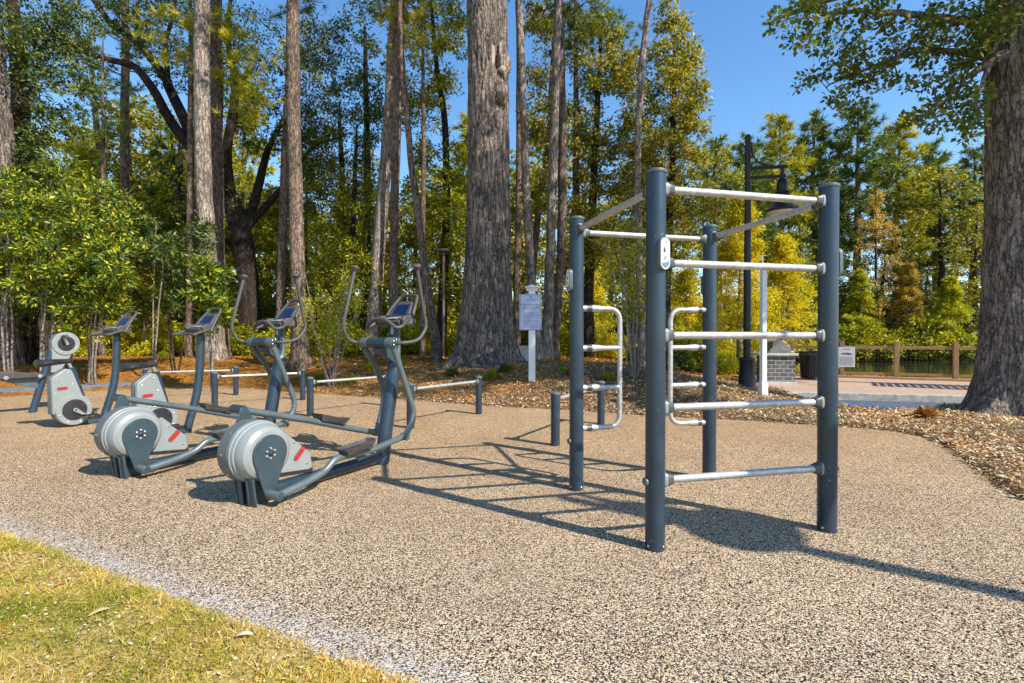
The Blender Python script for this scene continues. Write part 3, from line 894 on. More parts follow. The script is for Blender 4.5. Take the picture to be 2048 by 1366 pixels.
    bolts(rc, 'crank_bolt', [(lv(0.07 + 0.038 * math.cos(k * math.pi / 3 + 0.5), 0.151, 0.40 + 0.038 * math.sin(k * math.pi / 3 + 0.5)), Yax) for k in range(6)], 0.0105, 0.008)
    MB().lathe([(0.017, 0), (0.017, 0.008), (0.008, 0.013)], o=lv(0.07, 0.151, 0.40), axis=Yax, seg=16).build('crank_hub', M['black'], rc)
    MB().tube([lv(0.06, 0.145, 0.085), lv(0.06, 0.262, 0.085)], 0.036, 20).build('crank_pin', M['arm'], rc)
    MB().lathe([(0.0365, 0), (0.037, 0.006), (0.03, 0.01)], o=lv(0.06, 0.262, 0.085), axis=Yax, seg=20).build('pin_cap', M['plate'], rc)
    lc = MB().prism(teardrop(0.145, (0.06, 0.70), 0.04), lv(0, -0.175, 0), Vector((1, 0, 0)), Vector((0, 0, 1)), Yax, 0.014).build('crank', M['plate'], t, bevel=0.003)
    MB().tube([lv(0.06, -0.17, 0.715), lv(0.06, -0.30, 0.715)], 0.036, 20).build('crank_pin', M['post'], lc)
    MB().tube([lv(0.06, -0.30, 0.715), lv(0.06, -0.31, 0.715)], 0.0365, 20).build('pin_cap', M['plate'], lc)
    # pedal arms
    vR, vL = 0.235, -0.265
    ra = MB().tube(fillet([lv(0.075, vR, 0.085), lv(0.30, vR, 0.115), lv(0.52, vR, 0.17), lv(0.62, vR, 0.255), lv(1.05, vR, 0.24), lv(1.50, vR, 0.285)], 0.10, 6), 0.03, 20).build('pedal_arm', M['arm'], t)
    la = MB().tube(fillet([lv(0.06, vL, 0.715), lv(0.75, vL, 0.525), lv(1.2, vL, 0.385), lv(1.63, vL, 0.26)], 0.10, 6), 0.03, 20).build('pedal_arm', M['arm'], t)
    for v, z in ((vR, 0.285), (vL, 0.26)):
        pu = 1.52 if v > 0 else 1.64
        MB().lathe([(0.038, -0.04), (0.038, 0.04), (0.018, 0.045)], o=lv(pu, v, z), axis=Yax, seg=20).build('pivot_joint', M['arm'], t)
    # pedals: shallow dished foot plates
    def pedal(parent, o, d, v):
        d = Vector(d).normalized(); n = d.cross(Yax); 
        if n.z < 0: n = -n
        w, l0, l1 = 0.085, -0.19, 0.19
        outline = [(l0, -w * 0.9), (l0 - 0.02, 0), (l0, w * 0.9), (l1 * 0.5, w * 1.05), (l1, w * 0.75), (l1 + 0.015, 0), (l1, -w * 0.75), (l1 * 0.5, -w * 1.05)]
        b = MB(); nn = len(outline)
        def ring(sc_, h): return [o + d * a * sc_ + Yax * bb * sc_ + n * (h + (0.02 if a > 0.1 else 0) * (h > 0.01)) for a, bb in outline]
        rings = [ring(0.8, 0.0), ring(1.0, 0.045), ring(0.94, 0.047), ring(0.86, 0.016)]
        vs = [p for r_ in rings for p in r_]; fs = [tuple(range(nn))]
        for i in range(3):
            for k in range(nn): fs.append((i * nn + k, i * nn + (k + 1) % nn, (i + 1) * nn + (k + 1) % nn, (i + 1) * nn + k))
        fs.append(tuple(3 * nn + k for k in range(nn)))
        b.add(vs, fs)
        for k in range(7):
            b.box(o + d * (-0.13 + 0.04 * k) + n * 0.019, (0.012, 0.12, 0.006), Matrix((d, Yax, n)).transposed())
        b.tube([o + d * -0.15 + Yax * 0.05 - n * 0.004, o + d * 0.15 + Yax * 0.05 - n * 0.004], 0.012, 8)
        b.tube([o + d * -0.15 - Yax * 0.05 - n * 0.004, o + d * 0.15 - Yax * 0.05 - n * 0.004], 0.012, 8)
        return b.build('pedal', M['pedal'], parent, angle=25)
    pedal(ra, lv(0.86, vR + 0.01, 0.285), (1, 0, 0.03), vR)
    pedal(la, lv(1.02, vL - 0.01, 0.475), (1, 0, -0.30), vL)
    # swing arms
    ps = [lv(1.40, 0.2, 1.19), lv(1.58, 0.225, 0.74), lv(1.665, 0.235, 0.52), lv(1.63, 0.235, 0.40), lv(1.52, 0.235, 0.285)]
    MB().tube(fillet(ps, 0.14, 6), 0.031, 20).build('swing_arm', M['arm'], t)
    ps = [lv(1.40, -0.2, 1.19), lv(1.60, -0.23, 0.98), lv(1.735, -0.25, 0.74), lv(1.745, -0.265, 0.52), lv(1.64, -0.265, 0.26)]
    MB().tube(fillet(ps, 0.14, 6), 0.031, 20).build('swing_arm', M['arm'], t)
    for s_ in (1, -1):
        sl = MB().tube([lv(1.40, 0.125 * s_, 1.24), lv(1.40, 0.212 * s_, 1.24)], 0.057, 28).build('pivot_sleeve', M['arm'], t)
        b = MB().lathe([(0.048, 0), (0.048, 0.012), (0.03, 0.016)], o=lv(1.40, 0.212 * s_, 1.24), axis=Yax * s_, seg=24)
        b.build('end_plate', M['plate'], sl)
        bolts(sl, 'sleeve_bolt', [(lv(1.40 + 0.034 * math.cos(k * 2 * math.pi / 5), 0.224 * s_, 1.24 + 0.034 * math.sin(k * 2 * math.pi / 5)), Yax * s_) for k in range(5)])
    hr = [lv(1.40, 0.215, 1.24), lv(1.43, 0.29, 1.24), lv(1.60, 0.35, 1.26), lv(1.735, 0.35, 1.40), lv(1.70, 0.34, 1.55), lv(1.60, 0.33, 2.02)]
    hl = [lv(1.40, -0.215, 1.24), lv(1.38, -0.29, 1.24), lv(1.30, -0.33, 1.27), lv(1.24, -0.34, 1.40), lv(1.27, -0.33, 1.55), lv(1.40, -0.33, 2.02)]
    for pts in (hr, hl):
        h = MB().tube(fillet(pts, 0.08, 7), 0.0185, 18).build('swing_handle', M['grip'], t)
        e = pts[-1]; dv = (pts[-1] - pts[-2]).normalized()
        MB().lathe([(0.019, -0.04), (0.036, -0.02), (0.05, 0.0), (0.047, 0.012), (0.03, 0.026), (0.001, 0.03)], o=e, axis=dv, seg=20).build('handle_knob', M['grip'], h)
    console(t, 1.66, 1.475)
    return t

def badge(parent, c, ang, length):
    """red pill badge with raised lettering lying on a face that looks along Yax"""
    ex = Vector((math.cos(ang), 0, math.sin(ang))); ez = Vector((-math.sin(ang), 0, math.cos(ang)))
    w = length * 0.14; l = length / 2 - w
    def pill(w, l):
        out = [(l + w * math.cos(a), w * math.sin(a)) for a in [-math.pi / 2 + math.pi * k / 8 for k in range(9)]]
        return out + [(-l + w * math.cos(a), w * math.sin(a)) for a in [math.pi / 2 + math.pi * k / 8 for k in range(9)]]
    o = MB().prism(pill(w * 1.25, l), c, ex, ez, Yax, 0.003).build('badge', M['black'], parent)
    MB().prism(pill(w, l), c + Yax * 0.003, ex, ez, Yax, 0.002).build('badge_face', M['red'], o)
    tx = text('NORWELL', length * 0.165, (0, 0, 0), (0, 0, 0), M['black'], o)
    m = Matrix((ex, ez, Yax)).transposed().to_4x4(); m.translation = c + Yax * 0.0065
    tx.matrix_local = m
    return o

def make_bike():
    t = empty('exercise_bike', (0, 0, 0))
    col = MB().tube(fillet([lv(0.75, 0, -0.03), lv(0.78, 0, 0.1), lv(0.90, 0, 0.5), lv(0.94, 0, 0.8), lv(0.955, 0, 1.32)], 0.2, 5), 0.052, 24).build('column', M['post'], t)
    MB().tube([lv(0.957, 0, 1.32), lv(0.962, 0, 1.42)], [0.04, 0.035], 18).build('neck', M['black'], col)
    console(t, 0.97, 1.42, bike=True)
    MB().box(lv(0.62, 0, 0.055), (0.34, 0.06, 0.09)).build('floor_rail', M['plate'], t, bevel=0.006)
    MB().box(lv(0.64, 0.032, 0.10), (0.16, 0.02, 0.03)).build('rail_clamp', M['black'], t, bevel=0.003)
    # casing: tall wedge + round drive cover
    c = (0.36, 0.245); Rr = 0.222
    def hull(r, top):
        out = [(c[0] + r * math.cos(a), c[1] + r * math.sin(a)) for a in [R(x) for x in range(-170, 61, 10)]]
        return out + top
    out = hull(Rr, [(0.35, 0.80), (0.33, 0.83), (0.27, 0.845), (0.12, 0.735), (0.105, 0.70), (0.115, 0.2)])
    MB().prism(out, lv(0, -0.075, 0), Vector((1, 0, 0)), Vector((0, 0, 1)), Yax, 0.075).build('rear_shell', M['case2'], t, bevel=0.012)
    MB().prism([(c[0] + (a - c[0]) * 0.975, c[1] + (b - c[1]) * 0.975) for a, b in out], lv(0, 0.0, 0), Vector((1, 0, 0)), Vector((0, 0, 1)), Yax, 0.012).build('shell_seam', M['black'], t)
    sh = MB().prism(out, lv(0, 0.012, 0), Vector((1, 0, 0)), Vector((0, 0, 1)), Yax, 0.06).build('casing', M['case'], t, bevel=0.012)
    MB().lathe([(0.218, 0), (0.222, 0.012), (0.215, 0.022), (0.15, 0.024)], o=lv(c[0], 0.07, c[1]), axis=Yax, seg=56).build('drive_cover', M['case'], sh, angle=30)
    MB().lathe([(0.152, 0), (0.152, 0.006), (0.14, 0.008)], o=lv(c[0], 0.09, c[1]), axis=Yax, seg=48).build('chainring', M['black'], sh)
    its = [(lv(c[0] + 0.187 * math.cos(k * math.pi / 4 + 0.35), 0.094, c[1] + 0.187 * math.sin(k * math.pi / 4 + 0.35)), Yax) for k in range(8)]
    its += [(lv(a, 0.072, b), Yax) for a, b in ((0.16, 0.70), (0.30, 0.78), (0.15, 0.5), (0.345, 0.62))]
    bolts(sh, 'casing_bolt', its)
    bolts(sh, 'chainring_bolt', [(lv(c[0] + 0.135 * math.cos(k * math.pi / 4 + 0.65), 0.096, c[1] + 0.135 * math.sin(k * math.pi / 4 + 0.65)), Yax) for k in range(8)], 0.005, 0.003)
    badge(sh, lv(0.225, 0.0725, 0.565), R(3), 0.12)
    # cranks and pedals
    for s_, v in ((1, 0.115), (-1, -0.105)):
        d = Vector((0.125, 0, -0.095)) * s_
        cc = lv(c[0], v, c[1])
        pts = [(-0.022, -0.022), (-0.028, 0), (-0.022, 0.022), (0, 0.028), (0.155, 0.016), (0.165, 0), (0.155, -0.016), (0, -0.028)]
        ex = d.normalized(); ez = Vector((-ex.z, 0, ex.x))
        cr = MB().prism(pts, cc - Yax * 0.008, ex, ez, Yax, 0.016).build('crank', M['case'], t, bevel=0.004)
        MB().lathe([(0.012, 0), (0.012, 0.006), (0.001, 0.009)], o=cc + Yax * 0.009 * s_, axis=Yax * s_, seg=14).build('crank_hub', M['black'], cr)
        e = cc + d.normalized() * 0.15 + Yax * s_ * 0.06
        b = MB(); b.box(e, (0.085, 0.085, 0.018)); b.box(e, (0.03, 0.1, 0.026))
        for k in (-1, 1): b.box(e + Vector((0.036 * k, 0, 0.006)), (0.01, 0.09, 0.022))
        b.tube([cc + d.normalized() * 0.15, e], 0.008, 8)
        b.build('pedal', M['black'], cr, bevel=0.003)
    # seat tube, post, saddle
    st = MB().prism([(0.33, 0.86), (0.41, 0.86), (0.56, 0.30), (0.50, 0.24), (0.45, 0.3)], lv(0, -0.035, 0), Vector((1, 0, 0)), Vector((0, 0, 1)), Yax, 0.05).build('seat_tube', M['post'], t, bevel=0.01)
    MB().tube([lv(0.375, -0.01, 0.83), lv(0.335, -0.01, 0.92)], 0.022, 16).build('seat_post', M['case'], t)
    # saddle
    secs = []
    n = 14
    V_, F_ = [], []
    L0, L1 = -0.04, 0.38
    for i in range(n + 1):
        s_ = i / n; x = L0 + (L1 - L0) * s_
        w = 0.135 * (1 - S(np.array([(s_ - 0.25) / 0.45]))[0]) + 0.028
        w *= math.sin(min(1, (s_ + 0.03) * 7) * math.pi / 2) * math.sin(min(1, (1.03 - s_) * 9) * math.pi / 2)
        zt = 0.972 + 0.016 * (1 - s_) + 0.01 * s_
        th = 0.115 * (1 - 0.5 * s_)
        for k in range(12):
            a = 2 * math.pi * k / 12
            zz = zt - th / 2 + (th / 2) * math.sin(a)
            V_.append((x, w * math.cos(a), zz))
    for i in range(n):
        for k in range(12): F_.append((i * 12 + k, i * 12 + (k + 1) % 12, (i + 1) * 12 + (k + 1) % 12, (i + 1) * 12 + k))
    F_ += [tuple(range(12)), tuple(n * 12 + k for k in range(12))]
    MB().add(V_, F_).build('saddle', M['black'], t, angle=60)
    return t

def make_arm_bike():
    t = empty('arm_bike', (0, 0, 0))
    MB().tube([lv(0, 0, -0.03), lv(0.275, 0, 1.05)], 0.055, 24).build('column', M['post'], t)
    cx, cz = 0.46, 1.18
    hull = [(cx + 0.2 * math.cos(a), cz + 0.2 * math.sin(a)) for a in [R(x) for x in range(-60, 181, 10)]]
    hull += [(0.26, 1.02), (0.245, 0.68), (0.26, 0.665), (0.38, 0.68)]
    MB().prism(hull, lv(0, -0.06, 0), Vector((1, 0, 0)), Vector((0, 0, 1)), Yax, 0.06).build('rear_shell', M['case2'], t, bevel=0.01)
    MB().prism([(a * 0.98 + 0.009, b * 0.99 + 0.011) for a, b in hull], lv(0, 0.0, 0), Vector((1, 0, 0)), Vector((0, 0, 1)), Yax, 0.012).build('shell_seam', M['black'], t)
    sh = MB().prism(hull, lv(0, 0.012, 0), Vector((1, 0, 0)), Vector((0, 0, 1)), Yax, 0.05).build('casing', M['case'], t, bevel=0.01)
    MB().lathe([(0.205, 0), (0.208, 0.012), (0.2, 0.02), (0.14, 0.022)], o=lv(cx, 0.06, cz), axis=Yax, seg=56).build('drive_cover', M['case'], sh, angle=30)
    MB().lathe([(0.13, 0), (0.13, 0.008), (0.12, 0.01)], o=lv(cx, 0.078, cz), axis=Yax, seg=48).build('chainring', M['black'], sh)
    bolts(sh, 'casing_bolt', [(lv(cx + 0.17 * math.cos(k * math.pi / 4 + 0.35), 0.082, cz + 0.17 * math.sin(k * math.pi / 4 + 0.35)), Yax) for k in range(8)])
    for s_, v in ((1, 0.105), (-1, -0.085)):
        ex = Vector((-0.08 * s_, 0, 0.15 * s_)).normalized(); ez = Vector((-ex.z, 0, ex.x))
        cc = lv(cx, v, cz)
        cr = MB().prism([(-0.022, -0.02), (-0.028, 0), (-0.022, 0.02), (0, 0.026), (0.16, 0.016), (0.17, 0), (0.16, -0.016), (0, -0.026)], cc - Yax * 0.008, ex, ez, Yax, 0.016).build('crank', M['case'], t, bevel=0.004)
        e = cc + ex * 0.15
        MB().lathe([(0.02, 0.01), (0.026, 0.03), (0.022, 0.08), (0.028, 0.14), (0.02, 0.15)], o=e, axis=Yax * s_, seg=18).build('grip', M['grip'], cr)
    # bench
    be = MB()
    be.prism([(-0.62, 0.655), (-0.50, 0.735), (-0.3, 0.725), (0.14, 0.66), (0.16, 0.63), (0.1, 0.60), (-0.2, 0.60), (-0.5, 0.60)], lv(0, -0.13, 0), Vector((1, 0, 0)), Vector((0, 0, 1)), Yax, 0.26)
    be.build('bench_seat', M['grip'], t, bevel=0.025)
    br = MB().prism([(-0.45, 0.60), (0.12, 0.60), (0.14, 0.46), (0.09, 0.40), (-0.2, 0.5)], lv(0, -0.03, 0), Vector((1, 0, 0)), Vector((0, 0, 1)), Yax, 0.06).build('bench_bracket', M['arm'], t, bevel=0.004)
    for u_ in (-0.38, 0.06): MB().lathe([(0.032, 0), (0.032, 0.015), (0.015, 0.022)], o=lv(u_, 0.13, 0.625), axis=Yax, seg=20).build('seat_bolt', M['case'], t)
    return t

UA = math.atan2(0.8775, 0.4795)
el = make_elliptical(); el.location = (-2.03, 3.87, 0); el.rotation_euler.z = UA
tag(el, 'nearer of two grey elliptical trainers, its drum closest to the camera, with dark blank screen', 'elliptical trainer', 'pair of elliptical trainers')
el2 = copy_tree(el); el2.location = (-3.60, 4.63, 0)
tag(el2, 'farther of two grey elliptical trainers, between its twin and the exercise bikes', 'elliptical trainer', 'pair of elliptical trainers')
bk = make_bike(); bk.location = (-6.57, 6.95, 0); bk.rotation_euler.z = R(66)
tag(bk, 'left exercise bike, fully in view in front of the arm bike', 'exercise bike', 'pair of exercise bikes')
bk2 = copy_tree(bk); bk2.location = (-4.72, 6.08, 0)
tag(bk2, 'right exercise bike, its casing partly hidden by the farther elliptical drum', 'exercise bike', 'pair of exercise bikes')
ab = make_arm_bike(); ab.location = (-8.27, 8.6, 0); ab.rotation_euler.z = R(66)
tag(ab, 'arm bike with round hand crank drum and a low bench seat', 'arm bike')

# ------------------------------------------------------------------ street furniture
def make_lamp(h=5.85):
    t = empty('street_lamp', (0, 0, 0))
    MB().lathe([(0.21, -0.1), (0.21, 0.02), (0.195, 0.05), (0.165, 0.62), (0.18, 0.66), (0.175, 0.70), (0.12, 0.73)], seg=40).build('base', M['lampblack'], t)
    MB().lathe([(0.085, 0.7), (0.08, 2.5), (0.062, h), (0.066, h + 0.01), (0.05, h + 0.05), (0.001, h + 0.07)], seg=28).build('pole', M['lampblack'], t)
    za = h - 0.95
    arm = MB()
    arm.box((0.42, 0, za + 0.22), (0.84, 0.06, 0.07)); arm.box((0.42, 0, za), (0.78, 0.06, 0.06))
    arm.tube([(0.07, 0, h - 0.12), (0.10, 0, h - 0.42), (0.2, 0, za + 0.36), (0.42, 0, za + 0.27)], 0.022, 10)
    arm.box((0.74, 0, za + 0.1), (0.05, 0.05, 0.2))
    arm.build('arm', M['lampblack'], t, bevel=0.005)
    x = 0.74
    hd = MB().lathe([(0.035, 0.05), (0.035, -0.1), (0.08, -0.13), (0.115, -0.2), (0.125, -0.28), (0.11, -0.40), (0.13, -0.41), (0.165, -0.43), (0.165, -0.455), (0.13, -0.47), (0.165, -0.49), (0.165, -0.515), (0.13, -0.53), (0.17, -0.55), (0.17, -0.575), (0.15, -0.60), (0.2, -0.68), (0.27, -0.78), (0.375, -0.84), (0.39, -0.87), (0.375, -0.875)], o=(x, 0, za + 0.06), seg=48).build('shade', M['lampblack'], t, angle=30)
    MB().lathe([(0.32, -0.885), (0.27, -0.92), (0.1, -0.945), (0.001, -0.95)], o=(x, 0, za + 0.06), seg=36).build('lens', M['lens'], hd)
    return t
lp = at(1494, 772, 11.7); lp.z = gz(lp.x, lp.y)
print('lamp', lp)
lamp = make_lamp(); lamp.location = (lp.x, lp.y, lp.z); lamp.rotation_euler.z = R(-12)
tag(lamp, 'black street lamp with a bell shade on a side arm, behind the climbing frame', 'street lamp', 'black bell street lamps')
lamp2 = copy_tree(lamp)
hx, hy = 1.60 + 0.812 * 4.55, 3.36 - 0.584 * 4.55
lamp2.location = (hx + 0.504, hy - 0.541, -0.02); lamp2.rotation_euler.z = math.atan2(0.541, -0.504)
tag(lamp2, 'black bell street lamp outside the right edge whose round shadow falls by the climbing frame', 'street lamp')

# rules sign
p = at(1064, 770, 11.35); p.z = gz(p.x, p.y)
sg = empty('rules_sign', p, R(-4), label='white post sign with pointed cap and a pale blue fitness center rules board', cat='sign')
s_ = 11.35 / 1000
sp = MB().box((0, 0, 1.0), (0.15, 0.15, 2.1)).build('post', M['white'], sg, bevel=0.004)
top = 2.05
MB().lathe([(0.12, top - 0.01), (0.125, top + 0.0), (0.135, top + 0.05), (0.165, top + 0.07), (0.165, top + 0.095), (0.05, top + 0.13), (0.001, top + 0.14)], seg=4).build('post_cap', M['white'], sp, angle=20)
bw, bh, bz = 0.50, 0.81, 1.56
bd = MB().box((-0.03, -0.092, bz), (bw, 0.02, bh)).build('board', M['signface_shade'], sg, bevel=0.003)
fr = MB()
for (cx_, cz_, w_, h_) in ((0, bh / 2 - 0.018, bw - 0.03, 0.007), (0, -bh / 2 + 0.018, bw - 0.03, 0.007), (-bw / 2 + 0.018, 0, 0.007, bh - 0.043), (bw / 2 - 0.018, 0, 0.007, bh - 0.043)):
    fr.box((-0.03 + cx_, -0.104, bz + cz_), (w_, 0.003, h_))
fr.build('board_border', M['ink'], bd)
rt = (R(90), 0, 0)
text('FITNESS CENTER RULES', 0.043, (-0.03, -0.1035, bz + 0.165), rt, M['ink'], bd)
text('THE AVENUES', 0.036, (-0.03, -0.1035, bz + 0.275), rt, M['ink'], bd)
text('. . . . . . .', 0.02, (-0.03, -0.1035, bz + 0.24), rt, M['ink'], bd)
ic = MB(); ic.prism([(-0.018, 0), (0, 0.028), (0.018, 0), (0.006, -0.006), (0.004, -0.03), (-0.004, -0.03), (-0.006, -0.006)], (-0.03, -0.103, bz + 0.335), (1, 0, 0), (0, 0, 1), (0, -1, 0), 0.002)
ic.build('emblem', M['ink'], bd)
ln = MB(); ln.box((-0.03, -0.104, bz + 0.13), (bw - 0.08, 0.003, 0.005))
rr = random.Random(3); z = bz + 0.10
for blk in (3, 1, 2, 3, 2, 2, 2, 2, 1):
    for k in range(blk):
        x = -0.03 - bw / 2 + 0.045
        if k == 0: ln.box((x + 0.004, -0.104, z), (0.008, 0.002, 0.009))
        x += 0.022; end = -0.03 + bw / 2 - (0.05 if k < blk - 1 else rr.uniform(0.08, 0.3))
        while x < end:
            w_ = rr.uniform(0.012, 0.04)
            ln.box((x + w_ / 2, -0.104, z), (w_, 0.002, 0.0065)); x += w_ + 0.008
        z -= 0.0205
    z -= 0.012
tag(ln.build('printed_text', M['ink'], bd), kind='stuff')

# slim white post
p = at(1526, 786, 9.8); p.z = gz(p.x, p.y)
wp = empty('white_post', p, R(8), label='slim plain white square post with a boxed foot, right of the black lamp', cat='post')
MB().box((0, 0, 1.3), (0.095, 0.095, 2.52)).build('shaft', M['white'], wp, bevel=0.004)
MB().box((0, 0, 0.07), (0.13, 0.13, 0.4)).build('foot', M['white'], wp, bevel=0.008)

# grill on brick pedestal
gp = Vector((7.38, 14.0, 0))
gr = empty('grill', gp, R(-10), label='stainless barbecue grill with half-round hood set in a grey brick pedestal', cat='grill')
MB().box((0, 0, 0.45), (0.96, 0.8, 0.92)).build('pedestal', M['greybrick'], gr)
MB().box((0, 0, 0.02), (1.04, 0.88, 0.14)).build('plinth', M['concrete'], gr, bevel=0.01)
MB().box((-0.06, 0, 0.945), (1.22, 0.94, 0.07)).build('counter', M['concrete'], gr, bevel=0.008)
gr.scale = (0.82, 0.85, 0.87)
hood = [(0.32, 0), (0.31, 0.06), (0.26, 0.16), (0.17, 0.25), (0.06, 0.30), (-0.1, 0.31), (-0.2, 0.27), (-0.21, 0.1), (-0.28, 0.09), (-0.29, 0)]
MB().prism([(a * 1.1, b * 1.18) for a, b in hood], (0.04, 0.3, 1.03), (1, 0, 0), (0, 0, 1), (0, -1, 0), 0.6).build('hood', M['steel'], gr, bevel=0.012)
MB().box((0.08, 0, 1.02), (0.8, 0.58, 0.06)).build('firebox', M['steel'], gr, bevel=0.01)
MB().tube([(0.47, -0.25, 1.06), (0.52, -0.25, 1.08), (0.52, 0.25, 1.08), (0.47, 0.25, 1.06)], 0.014, 10).build('handle', M['chrome'], gr)
for k in (-0.2, 0, 0.2): MB().lathe([(0.03, 0), (0.028, 0.03), (0.01, 0.04)], o=(0.48, k, 0.99), axis=(1, 0, 0), seg=14).build('knob', M['chrome'], gr)

# litter bin
p = at(1622, 753, 15.5); p.z = 0
tb = empty('litter_bin', p, label='round black slatted steel litter bin by the timber fence', cat='litter bin')
mb = MB()
for k in range(26):
    a = 2 * math.pi * k / 26
    r0, r1 = 0.27, 0.33
    c_, s2 = math.cos(a), math.sin(a)
    mb.box((0.3 * c_, 0.3 * s2, 0.43), (0.012, 0.034, 0.78), Matrix.Rotation(a, 3, 'Z') @ Matrix.Rotation(R(3), 3, 'Y'))
mb.build('slats', M['binsteel'], tb)
MB().tube([(0.34 * math.cos(a), 0.34 * math.sin(a), 0.84) for a in [2 * math.pi * k / 32 for k in range(32)]], 0.02, 8, closed=True).build('rim', M['lampblack'], tb)
MB().lathe([(0.2, 0.03), (0.22, 0.74), (0.2, 0.76)], seg=28).build('liner', M['black'], tb)
MB().tube([(0.27 * math.cos(a), 0.27 * math.sin(a), 0.05) for a in [2 * math.pi * k / 32 for k in range(32)]], 0.02, 8, closed=True).build('foot_ring', M['lampblack'], tb)

# timber fence above the pond
F0 = Vector((9.45, 16.88, 0)); FD = Vector((0.884, -0.467, 0)); SPC = 1.42
fe = empty('timber_fence', F0, label='brown timber post and rail fence with wire mesh panels along the pond', cat='fence')
npost = 12
start = 0
for k in range(start, npost):
    c = FD * (k * SPC)
    MB().box(c + Vector((0, 0, 0.55)), (0.12, 0.12, 1.22), Matrix.Rotation(math.atan2(FD.y, FD.x), 3, 'Z')).build('fence_post', M['timber'], fe, bevel=0.006)
    if k < npost - 1:
        m_ = c + FD * (SPC / 2); rot = Matrix.Rotation(math.atan2(FD.y, FD.x), 3, 'Z')
        MB().box(m_ + Vector((0, 0, 0.97)), (SPC - 0.13, 0.06, 0.10), rot).build('top_rail', M['timber'], fe, bevel=0.004)
        MB().box(m_ + Vector((0, 0, 0.14)), (SPC - 0.13, 0.05, 0.08), rot).build('bottom_rail', M['timber'], fe, bevel=0.004)
        mb = MB()
        nrm = Vector((-FD.y, FD.x, 0))
        for j in range(1, 13):
            q = c + FD * (0.06 + (SPC - 0.12) * j / 13)
            mb.box(q + Vector((0, 0, 0.55)), (0.004, 0.004, 0.76), rot)
        for j in range(1, 8):
            mb.box(m_ + Vector((0, 0, 0.18 + 0.74 * j / 8)), (SPC - 0.14, 0.0035, 0.0035), rot)
        mb.build('wire_panel', M['stain'], fe)
strip_solid('timber_kerb', [(F0 - FD * 0.8)[:2], (F0 + FD * 16)[:2]], 0.14, -0.1, 0.06, M['timber'], label='low timber board laid along the foot of the pond fence', cat='edging board')
bpy.data.objects['timber_kerb'].location = (-0.12, -0.2, 0)

# notice on the fence
p = F0 + FD * (1 * SPC + 0.1) + Vector((-0.06, -0.12, 0.66))
ns = empty('notice', p, math.atan2(FD.y, FD.x), label='white notice with a grey reptile drawing hung on the fence rail', cat='sign')
nb = MB().box((0, 0, 0), (0.46, 0.015, 0.64)).build('notice_board', M['white'], ns, bevel=0.002)
gt = MB(); gt.prism([(-0.17, 0.10), (-0.10, 0.125), (0.02, 0.145), (0.1, 0.13), (0.17, 0.09), (0.16, 0.07), (0.08, 0.07), (0.06, 0.045), (0.03, 0.075), (-0.05, 0.085), (-0.08, 0.06), (-0.10, 0.09)], (0, -0.008, 0), (1, 0, 0), (0, 0, 1), (0, -1, 0), 0.002)
gt.build('animal_drawing', M['badgeblue'], nb)
text('CAUTION', 0.05, (0, -0.0095, 0.25), rt, M['ink'], nb)
ln = MB()
for j in range(9):
    x = -0.18
    while x < 0.17:
        w_ = rr.uniform(0.02, 0.05); ln.box((x + w_ / 2, -0.0095, -0.0 - 0.032 * j), (w_, 0.002, 0.008)); x += w_ + 0.012
tag(ln.build('printed_text', M['stain'], nb), kind='stuff')

ar = empty('added_slat_arbor', (12.1, 12.4, 0), 0, label='unseen timber arbor of spaced slats, added behind the oak trunk for striped shade', cat='arbor')  # slatted roof added out of view to throw striped shade on the plaza
sd_ = Vector((0.55, 0.83, 0)).normalized()
for k in range(18):
    MB().box(FD * (k * 0.17) + Vector((0, 0, 2.22)), (1.5, 0.05, 0.07), Matrix.Rotation(math.atan2(sd_.y, sd_.x), 3, 'Z')).build('roof_slat', M['timber'], ar)
for s2 in (-0.6, 0.6):
    MB().box(FD * 1.45 + sd_ * s2 + Vector((0, 0, 2.14)), (3.1, 0.07, 0.09), Matrix.Rotation(math.atan2(FD.y, FD.x), 3, 'Z')).build('beam', M['timber'], ar)
    for e_ in (0.15, 2.75): MB().box(FD * e_ + sd_ * s2 + Vector((0, 0, 1.04)), (0.1, 0.1, 2.1)).build('post', M['timber'], ar)
# thin path light behind the central tree
p = at(887, 704, 19.0); p.z = gz(p.x, p.y)
pl = empty('path_light', p, label='thin bronze path light pole with a flat square head, left of the giant trunk', cat='path light')
MB().lathe([(0.075, -0.1), (0.06, 0.1), (0.055, 4.0)], seg=16).build('pole', M['stain'], pl)
MB().box((0, 0, 4.05), (0.42, 0.42, 0.09)).build('head', M['stain'], pl, bevel=0.01)

# planter, chairs and small things behind the sign
p = at(1040, 726, 15.6); p.z = gz(p.x, p.y)
pb = empty('planter_box', p, R(20), label='square pale concrete box beside the foot of the giant trunk', cat='planter')
mb = MB().box((0, 0, 0.2), (0.42, 0.42, 0.5)); mb.build('box', M['concrete'], pb, bevel=0.008)
MB().box((0, 0, 0.455), (0.47, 0.47, 0.03)).build('rim', M['concrete'], pb, bevel=0.006)
def deck_chair(p, rz, label):
    t = empty('garden_chair', p, rz, label=label, cat='chair', group='dark garden chairs behind the sign')
    for k in (-1, 1):
        for x in (-0.25, 0.22): MB().box((x, 0.26 * k, 0.2), (0.05, 0.04, 0.44)).build('leg', M['lampblack'], t)
        MB().box((0, 0.27 * k, 0.56), (0.6, 0.06, 0.03)).build('armrest', M['lampblack'], t)
    mb = MB()
    for k in range(5): mb.box((-0.2 + 0.1 * k, 0, 0.4), (0.08, 0.5, 0.025))
    mb.build('seat', M['lampblack'], t)
    mb = MB()
    for k in range(5): mb.box((0.3 + 0.1, -0.2 + 0.1 * k, 0.75), (0.025, 0.08, 0.75), Matrix.Rotation(R(18), 3, 'Y'))
    mb.build('backrest', M['lampblack'], t)
    return t
